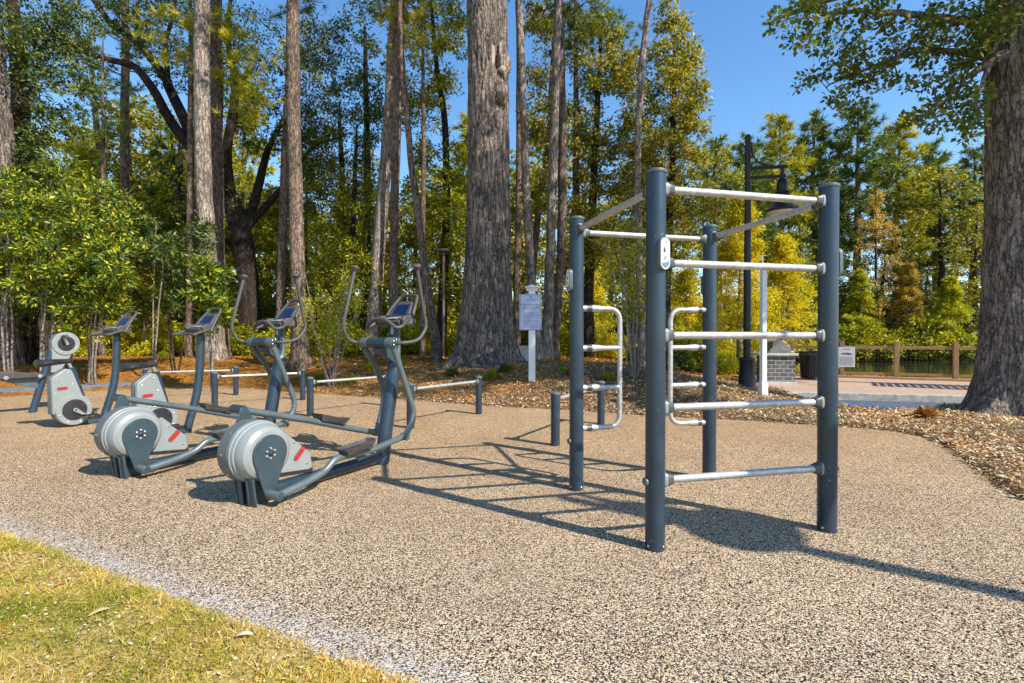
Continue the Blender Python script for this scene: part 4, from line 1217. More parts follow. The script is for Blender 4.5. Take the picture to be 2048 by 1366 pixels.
for px, Y, a, lb in ((1046, 20.5, 35, 'dark garden chair showing left of the white sign post'), (1080, 20.8, 130, 'dark garden chair showing right of the white sign post')):
    p = at(px, 700, Y); p.z = gz(p.x, p.y); deck_chair(p, R(a), lb)
# dark iron fence far behind
A = at(1120, 690, 26); B = at(1290, 690, 26); A.z = B.z = 0
o = gz(A.x, A.y)
iron = empty('iron_fence', (A.x, A.y, o), 0, label='low dark iron picket fence among shrubs far behind the climbing frame', cat='fence')
ln_ = (B - A).length
mb = MB()
for k in range(34): mb.box((ln_ * k / 33, 0, 0.45), (0.025, 0.025, 1.0))
mb.build('pickets', M['lampblack'], iron)
MB().box((ln_ / 2, 0.03, 0.85), (ln_, 0.03, 0.04)).build('top_rail', M['lampblack'], iron)
MB().box((ln_ / 2, 0.03, 0.2), (ln_, 0.03, 0.04)).build('bottom_rail', M['lampblack'], iron)
# picnic table seen between left trunks
p = at(120, 684, 24); p.z = gz(p.x, p.y)
pt = empty('picnic_table', p, R(15), label='dark picnic table in the shade behind the left trunks', cat='picnic table')
MB().box((0, 0, 0.74), (1.8, 0.75, 0.05)).build('tabletop', M['badgeblue'], pt)
for s2 in (-1, 1):
    MB().box((0, 0.65 * s2, 0.45), (1.8, 0.26, 0.04)).build('bench', M['badgeblue'], pt)
    MB().box((0.7 * s2, 0, 0.4), (0.07, 1.4, 0.06)).build('crossbar', M['lampblack'], pt)
    MB().box((0.7 * s2, 0.33, 0.36), (0.06, 0.06, 0.74)).build('leg', M['lampblack'], pt)
    MB().box((0.7 * s2, -0.33, 0.36), (0.06, 0.06, 0.74)).build('leg', M['lampblack'], pt)

# ------------------------------------------------------------------ foliage tools
def unit(n):
    v = rng.normal(size=(n, 3)); return v / np.linalg.norm(v, axis=1, keepdims=True)

def leaves(name, P, D, Nn, Ln, Wd, mat, parent=None, fold=0.12, wide=0.5):
    """P base, D direction, Nn normal; one folded lozenge per leaf"""
    n = len(P)
    D = D / (np.linalg.norm(D, axis=1, keepdims=True) + 1e-9)
    Sd = np.cross(D, Nn); Sd /= (np.linalg.norm(Sd, axis=1, keepdims=True) + 1e-9)
    Nn = np.cross(Sd, D)
    Ln = np.broadcast_to(np.asarray(Ln), (n,))[:, None]; Wd = np.broadcast_to(np.asarray(Wd), (n,))[:, None]
    V = np.empty((n, 4, 3), dtype=np.float32)
    V[:, 0] = P
    V[:, 1] = P + D * Ln * wide + Sd * Wd / 2 + Nn * Wd * fold
    V[:, 2] = P + D * Ln
    V[:, 3] = P + D * Ln * wide - Sd * Wd / 2 + Nn * Wd * fold
    F = np.arange(n * 4).reshape(n, 4)
    return raw_mesh(name, V.reshape(-1, 3), F, mat, parent, 4, {'rnd': ('FACE', rng.random(n))})

def clump_leaves(C, Rr, cnt, Ln, name, mat, parent, flatten=0.7, droop=0.25, wfac=0.5, upbias=0.9, fold=0.12, shell=0.45):
    """C (m,3) centres, Rr (m,) radii, cnt leaves per clump (scaled by radius)"""
    C = np.asarray(C, float); Rr = np.asarray(Rr, float)
    k = np.maximum(6, (cnt * (Rr / Rr.mean()) ** 2)).astype(int)
    idx = np.repeat(np.arange(len(C)), k); n = len(idx)
    d = unit(n)
    # small sprays: leaves gathered around spray tips so gaps appear
    ns = 9
    sp = unit(len(C) * ns).reshape(len(C), ns, 3)
    sr = rng.uniform(0.35, 1.0, (len(C), ns, 1))
    pick = rng.integers(0, ns, n)
    base = (sp * sr)[idx, pick]
    loc = base * 0.75 + d * rng.uniform(0.05, 0.42, (n, 1))
    loc[:, 2] *= flatten
    P = C[idx] + loc * Rr[idx][:, None]
    D = d * 0.8 + loc * 0.8 + np.array([0, 0, -droop])
    Nn = unit(n) * 0.8 + np.array([0.25, -0.2, upbias])
    Lr = Ln * rng.uniform(0.65, 1.3, n)
    return leaves(name, P, D, Nn, Lr, Lr * wfac, mat, parent, fold)

def needles(C, Dd, name, mat, parent, L=0.24, w=0.012, per=26, spread=1.0):
    """needle tufts at C pointing along Dd"""
    m = len(C); n = m * per
    idx = np.repeat(np.arange(m), per)
    d = unit(n) * spread + Dd[idx] * 0.9
    d /= np.linalg.norm(d, axis=1, keepdims=True)
    back = rng.uniform(0, 0.16, (n, 1))
    P = C[idx] - Dd[idx] * back
    s2 = np.cross(d, unit(n)); s2 /= np.linalg.norm(s2, axis=1, keepdims=True)
    Lr = L * rng.uniform(0.6, 1.15, (n, 1))
    V = np.empty((n, 3, 3), dtype=np.float32)
    V[:, 0] = P - s2 * w; V[:, 1] = P + s2 * w; V[:, 2] = P + d * Lr + np.array([0, 0, -0.02])
    r_ = np.repeat(np.clip(rng.normal(0.45, 0.25, m), 0, 1), per) * 0.7 + rng.random(n) * 0.3
    return raw_mesh(name, V.reshape(-1, 3), np.arange(n * 3).reshape(n, 3), mat, parent, 3, {'rnd': ('FACE', r_)})

def smooth_path(pts, n=4):
    """catmull-rom through (x,y,z,r)"""
    P = [np.array(p, float) for p in pts]
    if len(P) < 3: 
        return [P[0] * (1 - t) + P[1] * t for t in np.linspace(0, 1, n + 1)]
    out = []
    for i in range(len(P) - 1):
        p0, p1, p2, p3 = P[max(i - 1, 0)], P[i], P[i + 1], P[min(i + 2, len(P) - 1)]
        for k in range(n):
            t = k / n
            out.append(0.5 * (2 * p1 + (p2 - p0) * t + (2 * p0 - 5 * p1 + 4 * p2 - p3) * t * t + (3 * p1 - p0 - 3 * p2 + p3) * t ** 3))
    out.append(P[-1]); return out

def add_limb(mb, pts, seg=8, n=4, jit=0.0):
    pp = smooth_path(pts, n)
    P = [Vector(p[:3]) for p in pp]; r = [max(0.003, float(p[3])) for p in pp]
    if jit:
        for i in range(1, len(P)): P[i] += Vector(rng.normal(size=3)) * jit
    mb.tube(P, r, seg, cap=True)
    return [(p, q) for p, q in zip(P, r)]

def twig_net(mb, skel, C, r_end=0.006, r_max=0.05, seg=5):
    """join each clump centre to the nearest skeleton point with a curved branch"""
    SP = np.array([list(p) for p, q in skel]); SR = np.array([q for p, q in skel])
    order = np.argsort([np.min(np.linalg.norm(SP - c, axis=1)) for c in C])
    for i in order:
        c = C[i]
        dv = SP - c; dist = np.linalg.norm(dv, axis=1) + np.maximum(0, dv[:, 2]) * 0.8
        j = int(np.argmin(dist)); a = SP[j]; l = np.linalg.norm(c - a)
        if l < 0.05: continue
        r0 = min(SR[j] * 0.75, r_max, 0.012 + 0.012 * l)
        mid = (a + c) / 2 + np.array([0, 0, 0.12 * l]) + rng.normal(size=3) * 0.08 * l
        pp = smooth_path([(*a, r0), (*mid, r0 * 0.7), (*c, r_end)], 3)
        P = [Vector(p[:3]) for p in pp]; rr_ = [p[3] for p in pp]
        mb.tube(P, rr_, seg, cap=False)
        SP = np.vstack([SP, [list(p) for p in P[2:]]]); SR = np.concatenate([SR, rr_[2:]])

def base_pt(px, py, Y):
    p = at(px, py, Y); p.z = gz(p.x, p.y); return p

def px_trunk(Y, pts, top=None):
    """pts (px, py, width px) bottom to top at distance Y -> local (x,y,z,r) about the foot"""
    w = [(at(a, b, Y), wd * Y / 2000) for a, b, wd in pts]
    foot = w[0][0].copy(); foot.z = gz(foot.x, foot.y)
    out = []
    for i, (p, r) in enumerate(w):
        q = p - foot
        if i == 0: q.z = -0.15
        out.append((q.x, q.y, q.z, r))
    if not top:
        x, y, z, r = out[-1]; px0, py0, pz0, r0_ = out[-2]
        k_ = 1.2 / max(0.3, z - pz0); out[-1] = (x, y, z, r * 0.8)
        out.append((x + (x - px0) * k_, y + (y - py0) * k_, z + 1.2, 0.012))
    if top:
        a, b = w[-2][0], w[-1][0]
        d = (b - a).normalized() if len(w) > 1 else Vector((0, 0, 1))
        t = (top - w[-1][0].z) / max(0.3, d.z)
        e = w[-1][0] + d * t - foot
        out.append((e.x, e.y, e.z, max(0.05, w[-1][1] * 0.45)))
    return foot, out

def pine_crown(mb, axis, z0, z1, rad, n, ups=0.25):
    """branches round a trunk axis [(Vector, r)]; returns tuft centres and directions"""
    zs = np.array([p.z for p, r in axis])
    C, D = [], []
    for i in range(n):
        f = (i + 0.5) / n
        z = z0 + (z1 - z0) * f
        j = int(np.argmin(abs(zs - z))); a = axis[j][0].copy(); a.z = z
        ang = i * 2.4 + rng.uniform(-0.4, 0.4)
        l = rad * (1.05 - f) ** 0.6 * rng.uniform(0.6, 1.1) * min(1, 0.55 + 2 * f)
        dz = l * (ups + 0.25 * f) * rng.uniform(0.3, 1.3)
        e = a + Vector((math.cos(ang) * l, math.sin(ang) * l, dz))
        mid = (a + e) / 2 + Vector((0, 0, -0.08 * l))
        pp = smooth_path([(*a, 0.035 * (1.2 - f)), (*mid, 0.022), (*e, 0.008)], 4)
        mb.tube([Vector(p[:3]) for p in pp], [p[3] for p in pp], 5, cap=False)
        nt_ = int(4 + l * 6)
        for k in range(nt_):
            s2 = rng.uniform(0.35, 1.0)
            q = pp[min(len(pp) - 1, int(s2 * (len(pp) - 1)))][:3]
            side = rng.normal(size=3) * np.array([0.28, 0.28, 0.16]) * (0.4 + l * 0.3)
            C.append(q + side + np.array([0, 0, 0.05]))
            dd_ = np.array([math.cos(ang), math.sin(ang), 0.35]) * 0.6 + side * 1.5
            D.append(dd_ / np.linalg.norm(dd_))
    return np.array(C), np.array(D)

def add_roots(pts, flare=1.6, h=0.5):
    """widen the foot of a trunk path"""
    x, y, z, r = pts[0]
    out = [(x, y, z, r * flare), (x, y, 0.08, r * (1 + (flare - 1) * 0.6)), (x, y, h, r * 1.04)]
    return out + [p for p in pts[1:] if p[2] > h + 0.2]

# ---- displaced big trunk ------------------------------------------------------
def big_trunk(name, prof, lobes, mat, parent, seg=150, dz=0.035, furrow=0.03, fscale=(26, 1.6), seed=0):
    """prof [(z, cx, cy, r)]; lobes amplitude fades upward"""
    zs = np.arange(prof[0][0], prof[-1][0], dz)
    pz = [p[0] for p in prof]
    def cub(j):
        return np.interp(zs, pz, [p[j] for p in prof])
    k = np.ones(9) / 9
    def sm(a): 
        b = np.pad(a, 4, mode='edge'); return np.convolve(b, k, 'valid')
    cx, cy, rr_ = sm(cub(1)), sm(cub(2)), sm(cub(3))
    th = np.arange(seg) * 2 * math.pi / seg
    T, Z = np.meshgrid(th, zs)
    Rm = rr_[:, None] * np.ones_like(T)
    for (kk, ph, amp, hh) in lobes:
        Rm = Rm * (1 + amp * np.cos(kk * T + ph + 0.15 * Z) * np.exp(-np.maximum(Z, 0) / hh))
    def per(f, zf, off):
        a = vnoise(T / (2 * math.pi) * f + off, Z * zf + off)
        b = vnoise((T / (2 * math.pi) - 1) * f + off, Z * zf + off)
        w = T / (2 * math.pi); return a * (1 - w) + b * w
    warp = per(6, 0.8, 3.3 + seed) * 1.2
    def ridged(f, zf, off):
        u = (T / (2 * math.pi) * f + warp)
        a = vnoise(u + off, Z * zf + off)
        b = vnoise(u - f + off, Z * zf + off)
        w = np.clip((T / (2 * math.pi) - 0.9) * 10, 0, 1)
        n_ = a * (1 - w) + b * w
        return 1 - np.abs(2 * n_ - 1)
    fr_ = ridged(fscale[0], fscale[1], 7 + seed) * 0.6 + ridged(fscale[0] * 2.3, fscale[1] * 3.2, 19 + seed) * 0.4
    Rm = Rm + (0.55 - fr_ ** 1.5) * furrow * 2
    Rm = Rm * (1 + (per(3, 0.5, 31 + seed) - 0.5) * 0.1)
    X = cx[:, None] + Rm * np.cos(T); Y = cy[:, None] + Rm * np.sin(T)
    V = np.stack([X, Y, Z], -1).reshape(-1, 3)
    n0, n1 = len(zs), seg
    i = (np.arange(n0 - 1)[:, None] * n1 + np.arange(n1)[None, :])
    i2 = (np.arange(n0 - 1)[:, None] * n1 + (np.arange(n1)[None, :] + 1) % n1)
    F = np.stack([i, i2, i2 + n1, i + n1], -1).reshape(-1, 4)
    return raw_mesh(name, V, F, mat, parent, smooth=True)

# ---- giant central trunk ------------------------------------------------------
CT = at(975, 730, 14.5); CT.z = gz(CT.x, CT.y) - 0.02
ct = empty('giant_tree', CT, label='giant grey trunk with flaring root foot, branch scar and burl', cat='tree')
def tz(py): return CAM_H - (py - 674) / 1000 * 14.5 - CT.z
def tx(px): return (px - 975) / 1000 * 14.5
prof = [(-0.25, -0.16, 0, 1.26), (0.0, -0.15, 0, 1.14), (0.25, -0.1, 0, 0.98), (tz(690), -0.09, 0, 0.91), (tz(650), tx(970), 0, 0.82), (tz(600), tx(974), 0, 0.735), (tz(500), tx(975), 0, 0.655), (tz(400), tx(975), 0, 0.62), (tz(200), tx(977), 0, 0.585), (tz(0), tx(973), 0, 0.56), (16, 0, 0, 0.5), (22, 0.2, 0.1, 0.36)]
big_trunk('trunk', prof, [(5, 0.6, 0.16, 0.5), (8, 1.9, 0.08, 0.4), (2, 2.3, 0.03, 9), (3, -1.4, 0.05, 6)], M['bark_grey'], ct, seg=200, furrow=0.035, fscale=(34, 1.9))
# branch scar + burl
sc_o = Vector((tx(992), -0.53, tz(150)))
def burl(o, r, sq, name, mat, par, sd_=0):
    n0, n1 = 24, 36
    V_, F_ = [], []
    for i in range(n0 + 1):
        ph = math.pi * i / n0
        for k in range(n1):
            a = 2 * math.pi * k / n1
            d = Vector((math.sin(ph) * math.cos(a), math.sin(ph) * math.sin(a), math.cos(ph)))
            q = 1 + 0.32 * (float(fbm(np.array([d.x * 2.2 + 5 + sd_]), np.array([d.z * 2.6 + d.y * 1.7 + 9]))[0]) - 0.45) * 2
            V_.append(o + Vector((d.x * r * sq[0], d.y * r * sq[1], d.z * r * sq[2])) * 1.0 * q - o * (q - 1) * 0 if False else o + Vector((d.x * sq[0], d.y * sq[1], d.z * sq[2])) * r * q)
    for i in range(n0):
        for k in range(n1): F_.append((i * n1 + k, i * n1 + (k + 1) % n1, (i + 1) * n1 + (k + 1) % n1, (i + 1) * n1 + k))
    return MB().add(V_, F_).build(name, mat, par, angle=80)
burl(Vector((tx(1000), -0.42, tz(205))), 0.27, (0.95, 0.8, 1.35), 'burl', M['bark_grey'], ct)
burl(Vector((tx(1008), -0.34, tz(148))), 0.2, (0.9, 0.8, 1.9), 'burl', M['bark_oak'], ct, 3)
burl(Vector((tx(987), -0.535, tz(135))), 0.13, (0.55, 0.35, 2.5), 'branch_scar', M['deadwood'], ct, 6)
burl(Vector((tx(1001), -0.5, tz(120))), 0.09, (0.5, 0.5, 1.8), 'branch_scar', M['deadwood'], ct, 9)
burl(Vector((tx(997), -0.54, tz(145))), 0.1, (0.6, 0.35, 1.9), 'scar_heart', M['bark_dark'], ct, 12)
burl(Vector((tx(1006), -0.52, tz(160))), 0.09, (1.1, 0.5, 1.0), 'branch_scar', M['deadwood'], ct, 15)
# its own high crown, above the frame
mb = MB(); skel = []
for k in range(9):
    a = k * 2.4; zb = 13.5 + k * 0.9
    e = (math.cos(a) * rng.uniform(3, 5), math.sin(a) * rng.uniform(3, 5), zb + rng.uniform(2, 4))
    skel += add_limb(mb, [(0.1, 0, zb, 0.2), (e[0] * 0.5, e[1] * 0.5, zb + 1.0, 0.12), (*e, 0.03)], 8, 4, 0.03)
C = np.array([list(p) for p, r in skel if abs(p.x) + abs(p.y) > 1.5])
C = np.vstack([C + rng.normal(size=C.shape) * 0.6 for _ in range(4)])
mb.build('limb', M['bark_grey'], ct)
clump_leaves(C, rng.uniform(0.4, 0.8, len(C)), 60, 0.17, 'crown', L['dark'], ct)

# ---- right-hand oak -----------------------------------------------------------
OY = 8.35
OT = at(2046, 832, OY); OT.z = gz(OT.x, OT.y) - 0.02
oak = empty('oak_tree', OT, label='large oak at the right edge, its low leafy boughs reaching left across blue sky', cat='tree')
def oz(py): return CAM_H - (py - 674) / 1000 * OY - OT.z
def ox(px): return (px - 2046) / 1000 * OY
prof = [(-0.3, 0, 0, 0.9), (0.0, 0, 0, 0.82), (oz(800), 0.0, 0, 0.70), (oz(760), 0, 0, 0.62), (oz(700), 0, 0, 0.565), (oz(600), 0, 0, 0.535), (oz(450), 0, 0, 0.505), (oz(300), -0.0, 0, 0.49), (oz(100), 0, 0, 0.50), (oz(0), 0.03, 0, 0.52), (8.2, 0.15, 0.1, 0.5), (11, 0.3, 0.2, 0.36), (16.2, 0.3, 0.2, 0.15)]
big_trunk('trunk', prof, [(5, 2.6, 0.12, 0.45), (7, 0.9, 0.06, 0.4)], M['bark_oak'], oak, seg=170, furrow=0.018, fscale=(44, 2.6), seed=5)
mb = MB(); skel = []
def opt(px, py, dy, r): 
    p = at(px, py, OY + dy) - OT; return (p.x, p.y, p.z, r)
limbs = [
    [opt(2030, 60, 0, 0.16), opt(1930, 42, -0.3, 0.07), opt(1820, 28, -0.5, 0.05), opt(1700, 22, -0.6, 0.03), opt(1590, 38, -0.7, 0.012)],
    [opt(2010, 120, 0, 0.14), opt(1930, 105, 0.1, 0.06), opt(1840, 102, 0.2, 0.045), opt(1740, 135, 0.2, 0.028), opt(1650, 175, 0.2, 0.01)],
    [opt(2010, 110, -0.2, 0.1), opt(1940, 150, -0.3, 0.04), opt(1890, 200, -0.4, 0.025), opt(1840, 235, -0.4, 0.01)],
    [opt(1985, 90, -0.4, 0.08), opt(1965, 160, -0.6, 0.03), opt(1952, 220, -0.6, 0.018), opt(1945, 272, -0.6, 0.008)],
    [opt(2035, 30, -0.2, 0.2), opt(1960, -40, -0.6, 0.11), opt(1850, -100, -1.2, 0.07), opt(1720, -130, -1.6, 0.03)],
    [opt(2035, 30, 0.2, 0.2), opt(1960, -60, 1.0, 0.12), opt(1830, -140, 2.4, 0.07), opt(1700, -180, 3.4, 0.03)],
]
for k in range(20):                                     # rest of the head, outside the frame
    a = R(-75 + 47 * k); zb = 5.6 + 0.42 * k; l = rng.uniform(3.0, 5.2) + (1.2 if k > 9 else 0); zb += 0.12 * max(0, k - 8)
    limbs.append([(0.1, 0, zb, 0.2), (math.cos(a) * l * 0.4, math.sin(a) * l * 0.4, zb + 1.2, 0.12), (math.cos(a) * l, math.sin(a) * l, zb + rng.uniform(1.5, 3.4), 0.03)])
vis = []
for i, lm in enumerate(limbs):
    sk = add_limb(mb, lm, 8, 5, 0.012)
    skel += sk
    if i < 6: vis += [list(p) for p, r in sk[3:]]
def occ(px, py, dy): return list((at(px, py, OY + dy) - OT))
tips = [(1560, 48, -.7), (1600, 62, -.7), (1640, 88, -.5), (1665, 40, -.6), (1700, 75, -.4), (1735, 25, -.6), (1640, 15, -.7), (1690, 5, -.7), (1780, 45, -.5), (1760, 5, -.6), (1820, 60, -.4), (1850, 10, -.5), (1880, 45, -.3), (1920, 20, -.4), (1935, 70, -.3), (1960, 30, -.4),
        (1640, 165, .2), (1665, 190, .2), (1670, 130, .2), (1700, 165, .2), (1720, 110, .2), (1740, 150, .2), (1705, 200, .1), (1775, 120, .2), (1790, 90, .2), (1800, 150, .1), (1830, 115, .2), (1850, 160, 0), (1880, 105, 0), (1900, 140, 0), (1920, 100, 0), (1950, 130, -.2),
        (1845, 232, -.4), (1875, 215, -.4), (1900, 185, -.3), (1925, 200, -.3), (1960, 100, -.5), (1955, 230, -.6), (1945, 262, -.6), (1960, 195, -.6), (1965, 60, -.7), (1990, 25, -.8), (2020, 15, -.85), (2035, 45, -.85), (1995, 70, -.75), (1880, 240, -.4), (1910, 235, -.4),
        (1580, 25, -.7), (1610, 5, -.7), (1760, 175, .2), (1690, 148, .2), (1840, 80, 0), (1865, 75, -.2)]
vis2 = []
for (a, b, c) in tips:
    for _ in range(3): vis2.append(np.array(occ(a + rng.normal() * 14, b + rng.normal() * 11, c + rng.normal() * 0.25)))
vis2 = np.array(vis2)
twig_net(mb, skel[:], vis2, 0.004, 0.02)
hi = np.array([list(p) for i, (p, r) in enumerate(skel) if r < 0.13 and p.z > 5.9 and (p.x > -1.2 or p.z > 6.8)])
hi = np.vstack([hi + rng.normal(size=hi.shape) * 0.55 for _ in range(4)])
_w = hi + np.array(OT); _px = 1024 + 1000 * _w[:, 0] / _w[:, 1]; _py = 674 - 1000 * (_w[:, 2] - CAM_H) / np.maximum(_w[:, 1], 0.1)
hi = hi[~((_px < 2130) & (_py > -75) & (_w[:, 1] > 0.5))]
mb.build('limb', M['bark_oak'], oak)
clump_leaves(vis2, rng.uniform(0.16, 0.27, len(vis2)), 34, 0.085, 'bough_leaves', L['oak'], oak, 0.8, 0.15, 0.72)
clump_leaves(hi, rng.uniform(0.45, 0.9, len(hi)), 60, 0.16, 'crown', L['oak'], oak, 0.7, 0.2, 0.6)

# ---- hanging moss -------------------------------------------------------------
def moss(parent, pts, n=26, l=0.5):
    P, D, LL = [], [], []
    for p in pts:
        for k in range(n):
            P.append(np.array(p) + rng.normal(size=3) * np.array([0.05, 0.05, 0.12]) - np.array([0, 0, rng.uniform(0, l)]))
            D.append(np.array([rng.normal() * 0.12, rng.normal() * 0.12, -1])); LL.append(rng.uniform(0.08, 0.22))
    P, D, LL = np.array(P), np.array(D), np.array(LL)
    o = leaves('hanging_moss', P, D, unit(len(P)), LL, 0.008, L['moss'], parent)
    return tag(o, kind='stuff')
moss(oak, [occ(1905, 150, -.3), occ(1925, 175, -.3), occ(1952, 270, -.6), occ(1800, 60, -.4), occ(1690, 60, -.5), occ(2030, 60, -.9), occ(2038, 90, -.8), occ(1900, 40, -.4)], 40, 0.35)

# ------------------------------------------------------------------ tree builders
PROTO = {}
def conifer_tuft_tree(name, Y, pts, top, crown, label, bk_='bark_pine', leaf='pine', group=None, cat='pine tree', stubs=0, per=20, shared=None):
    """pine with a measured trunk; crown = (z0, radius, branches) in world height"""
    foot, path = px_trunk(Y, pts, top)
    path = add_roots(path, 1.35, 0.5)
    t = empty(name, foot, label=label, cat=cat, group=group)
    mb = MB(); sk = add_limb(mb, path, 14, 4, 0.012)
    for k in range(stubs):
        j = rng.integers(len(sk) // 3, len(sk) - 1); a = sk[j][0]; ang = rng.uniform(0, 6.28); l = rng.uniform(0.3, 1.6)
        add_limb(mb, [(*a, 0.03), (a.x + math.cos(ang) * l * 0.6, a.y + math.sin(ang) * l * 0.6, a.z + 0.05, 0.016), (a.x + math.cos(ang) * l, a.y + math.sin(ang) * l, a.z + rng.uniform(-.1, .4), 0.006)], 5, 3)
    mb.build('trunk', M[bk_], t)
    if crown:
        mb2 = MB()
        C, D = pine_crown(mb2, sk, crown[0] - foot.z, path[-1][2], crown[1], crown[2])
        br_ = mb2.build('branch', M[bk_], t)
        needles(C, D, 'crown', L[leaf], t, 0.3, 0.014, per)
    return t

def leafy_tree(name, foot, trunk_path, centres, radii, cnt, leafL, leafmat_, label, bark_='bark_dark', group=None, cat='tree', extra_limbs=(), wfac=0.5, twr=0.05, flatten=0.75, droop=0.25, root=True, mossn=0, seg=10):
    t = empty(name, foot, label=label, cat=cat, group=group)
    mb = MB(); skel = []
    if root: trunk_path = add_roots(trunk_path, 1.3, 0.4)
    skel += add_limb(mb, trunk_path, seg, 4, 0.01)
    for lm in extra_limbs: skel += add_limb(mb, lm, 8, 4, 0.012)
    C = np.array(centres, float)
    lo = trunk_path[1][2] + 0.3
    sk = [(p, r) for p, r in skel if p.z > lo] or skel
    twig_net(mb, sk, C, 0.006, twr)
    mb.build('trunk', M[bark_], t)
    clump_leaves(C, radii, cnt, leafL, 'crown', L[leafmat_], t, flatten, droop, wfac)
    if mossn:
        idx = rng.choice(len(C), mossn); moss(t, C[idx], 30, 0.7)
    return t

def px_cloud(spec, foot, jitter=1.0):
    """spec [(px, py, rx px, ry px, Y, depth spread, n)] -> clump centres local to foot"""
    out = []
    for (cx, cy, rx, ry, Y, dy, n) in spec:
        for _ in range(n):
            while True:
                a, b, c = rng.uniform(-1, 1, 3)
                if a * a + b * b + c * c <= 1: break
            p = at(cx + a * rx, cy + b * ry, Y + c * dy) - foot
            out.append(list(p))
    return np.array(out)

# --- big pines with measured trunks ---
TALL = 'tall straight pines rising from the mulch beds'
conifer_tuft_tree('pine_tree', 17.0, [(430, 716, 40), (424, 600, 33), (416, 500, 31), (409, 400, 30), (404, 200, 29), (403, 0, 27)], 23, (13.6, 2.6, 34), 'tall pine with the brighter left trunk of the close pair behind the right exercise bike', 'bark_oak', group=TALL)
conifer_tuft_tree('pine_tree', 18.2, [(443, 712, 30), (440, 600, 25), (437, 500, 24), (434, 250, 23), (433, 0, 21)], 23, (14, 2.4, 30), 'tall pine with the slimmer right trunk of the close pair behind the right exercise bike', group=TALL)
conifer_tuft_tree('pine_tree', 15.2, [(601, 727, 38), (598, 650, 31), (594, 500, 28), (588, 250, 26), (586, 0, 24)], 22, (13, 2.4, 30), 'tall pine trunk standing right behind the farther elliptical trainer', group=TALL)
conifer_tuft_tree('pine_tree', 20.0, [(560, 708, 22), (562, 600, 18), (564, 500, 17), (570, 300, 15), (578, 150, 13), (582, 0, 12)], 21, (14, 2.2, 24), 'slender pine crossing just left of the trunk behind the farther elliptical trainer', group=TALL)
conifer_tuft_tree('pine_tree', 19.5, [(742, 712, 30), (750, 600, 27), (757, 500, 26), (772, 330, 24), (783, 146, 22), (790, 0, 20)], 21, (13.5, 2.4, 26), 'pine leaning right, left one of the pair above the nearer elliptical monitor', 'bark_oak', group=TALL)
conifer_tuft_tree('pine_tree', 17.6, [(790, 716, 22), (788, 600, 18), (788, 500, 17), (793, 250, 17), (795, 0, 16)], 21, (13, 2.2, 26), 'straight dark pine directly behind the nearer elliptical monitor', group=TALL)
conifer_tuft_tree('pine_tree', 15.8, [(873, 726, 22), (862, 620, 16), (845, 500, 14), (826, 350, 13), (812, 220, 12), (803, 100, 10), (800, 0, 9)], 15, (12.3, 1.6, 14), 'thin pine leaning left beside the giant trunk', group=TALL)
conifer_tuft_tree('pine_tree', 16.2, [(1073, 722, 26), (1068, 640, 20), (1060, 520, 17), (1050, 300, 16), (1043, 120, 15), (1038, 0, 14)], 21, (12.8, 2.2, 26), 'pine trunk rising directly behind the rules sign', 'bark_oak', group=TALL)
conifer_tuft_tree('pine_tree', 19.0, [(1033, 706, 17), (1034, 560, 14), (1037, 400, 12), (1038, 200, 11), (1037, 0, 10)], 19, (14, 2.0, 20), 'thin pine in the gap between giant trunk and rules sign', group=TALL)
conifer_tuft_tree('pine_tree', 16.4, [(1093, 721, 26), (1097, 620, 21), (1101, 500, 19), (1107, 300, 18), (1112, 120, 16), (1118, 0, 15)], 21, (12.5, 2.2, 24), 'left trunk of the close pine pair between the rules sign and the climbing frame', 'bark_oak', group=TALL)
conifer_tuft_tree('pine_tree', 16.9, [(1107, 722, 24), (1115, 600, 19), (1122, 500, 18), (1125, 300, 17), (1122, 120, 17), (1117, 0, 17)], 22, (12.0, 2.6, 30), 'right trunk of the close pine pair between the rules sign and the climbing frame', group=TALL, stubs=3)
conifer_tuft_tree('pine_tree', 21.0, [(1058, 708, 18), (1066, 540, 14), (1080, 400, 13), (1096, 290, 12), (1104, 150, 10)], 17, (13, 1.8, 16), 'thin leaning pine crossing behind the pair right of the rules sign', group=TALL)
conifer_tuft_tree('pine_tree', 15.0, [(1285, 752, 20), (1281, 600, 15), (1276, 400, 13), (1278, 220, 13), (1290, 60, 12), (1298, 0, 11)], 18, (13.5, 1.8, 18), 'slim pale trunk rising behind the left front post of the climbing frame', 'bark_oak', group=TALL)
conifer_tuft_tree('pine_tree', 23.0, [(254, 697, 24), (252, 560, 18), (250, 400, 17), (250, 200, 15), (251, 60, 13)], 20, (12.5, 2.2, 26), 'slim pine rising behind the left exercise bike', group=TALL, stubs=6)
conifer_tuft_tree('pine_tree', 26.0, [(222, 700, 18), (216, 500, 12), (208, 380, 11), (192, 250, 10), (184, 140, 8)], 17, (13.0, 1.8, 20), 'thin pine leaning left above the magnolia saplings', group=TALL, stubs=3)
conifer_tuft_tree('pine_tree', 14.0, [(12, 716, 50), (14, 500, 42), (10, 330, 34), (-2, 180, 32), (-20, 0, 30)], 19, (13, 2.2, 20), 'thick leaning trunk at the very left edge of the view', 'bark_grey', group=TALL)

for X_, Y_, lb in ((17.5, 3.2, 'unseen tall pine added outside the right edge for dappled shade, nearest to the path'), (21.5, 6.5, 'unseen tall pine added outside the right edge for dappled shade, behind the oak'), (14.2, 4.6, 'unseen tall pine added outside the right edge for dappled shade, close to the oak')):  # pines added out of view to dapple trunks and slope with shade
    px_ = 1024 + 1000 * X_ / Y_
    conifer_tuft_tree('pine_tree', Y_, [(px_, 674 + 1300 / Y_, 400 / Y_), (px_ + 5, 400, 340 / Y_), (px_, -1500 / Y_ * 4, 300 / Y_)], 22, (13.5, 3.0, 46), lb, group=TALL, per=16)
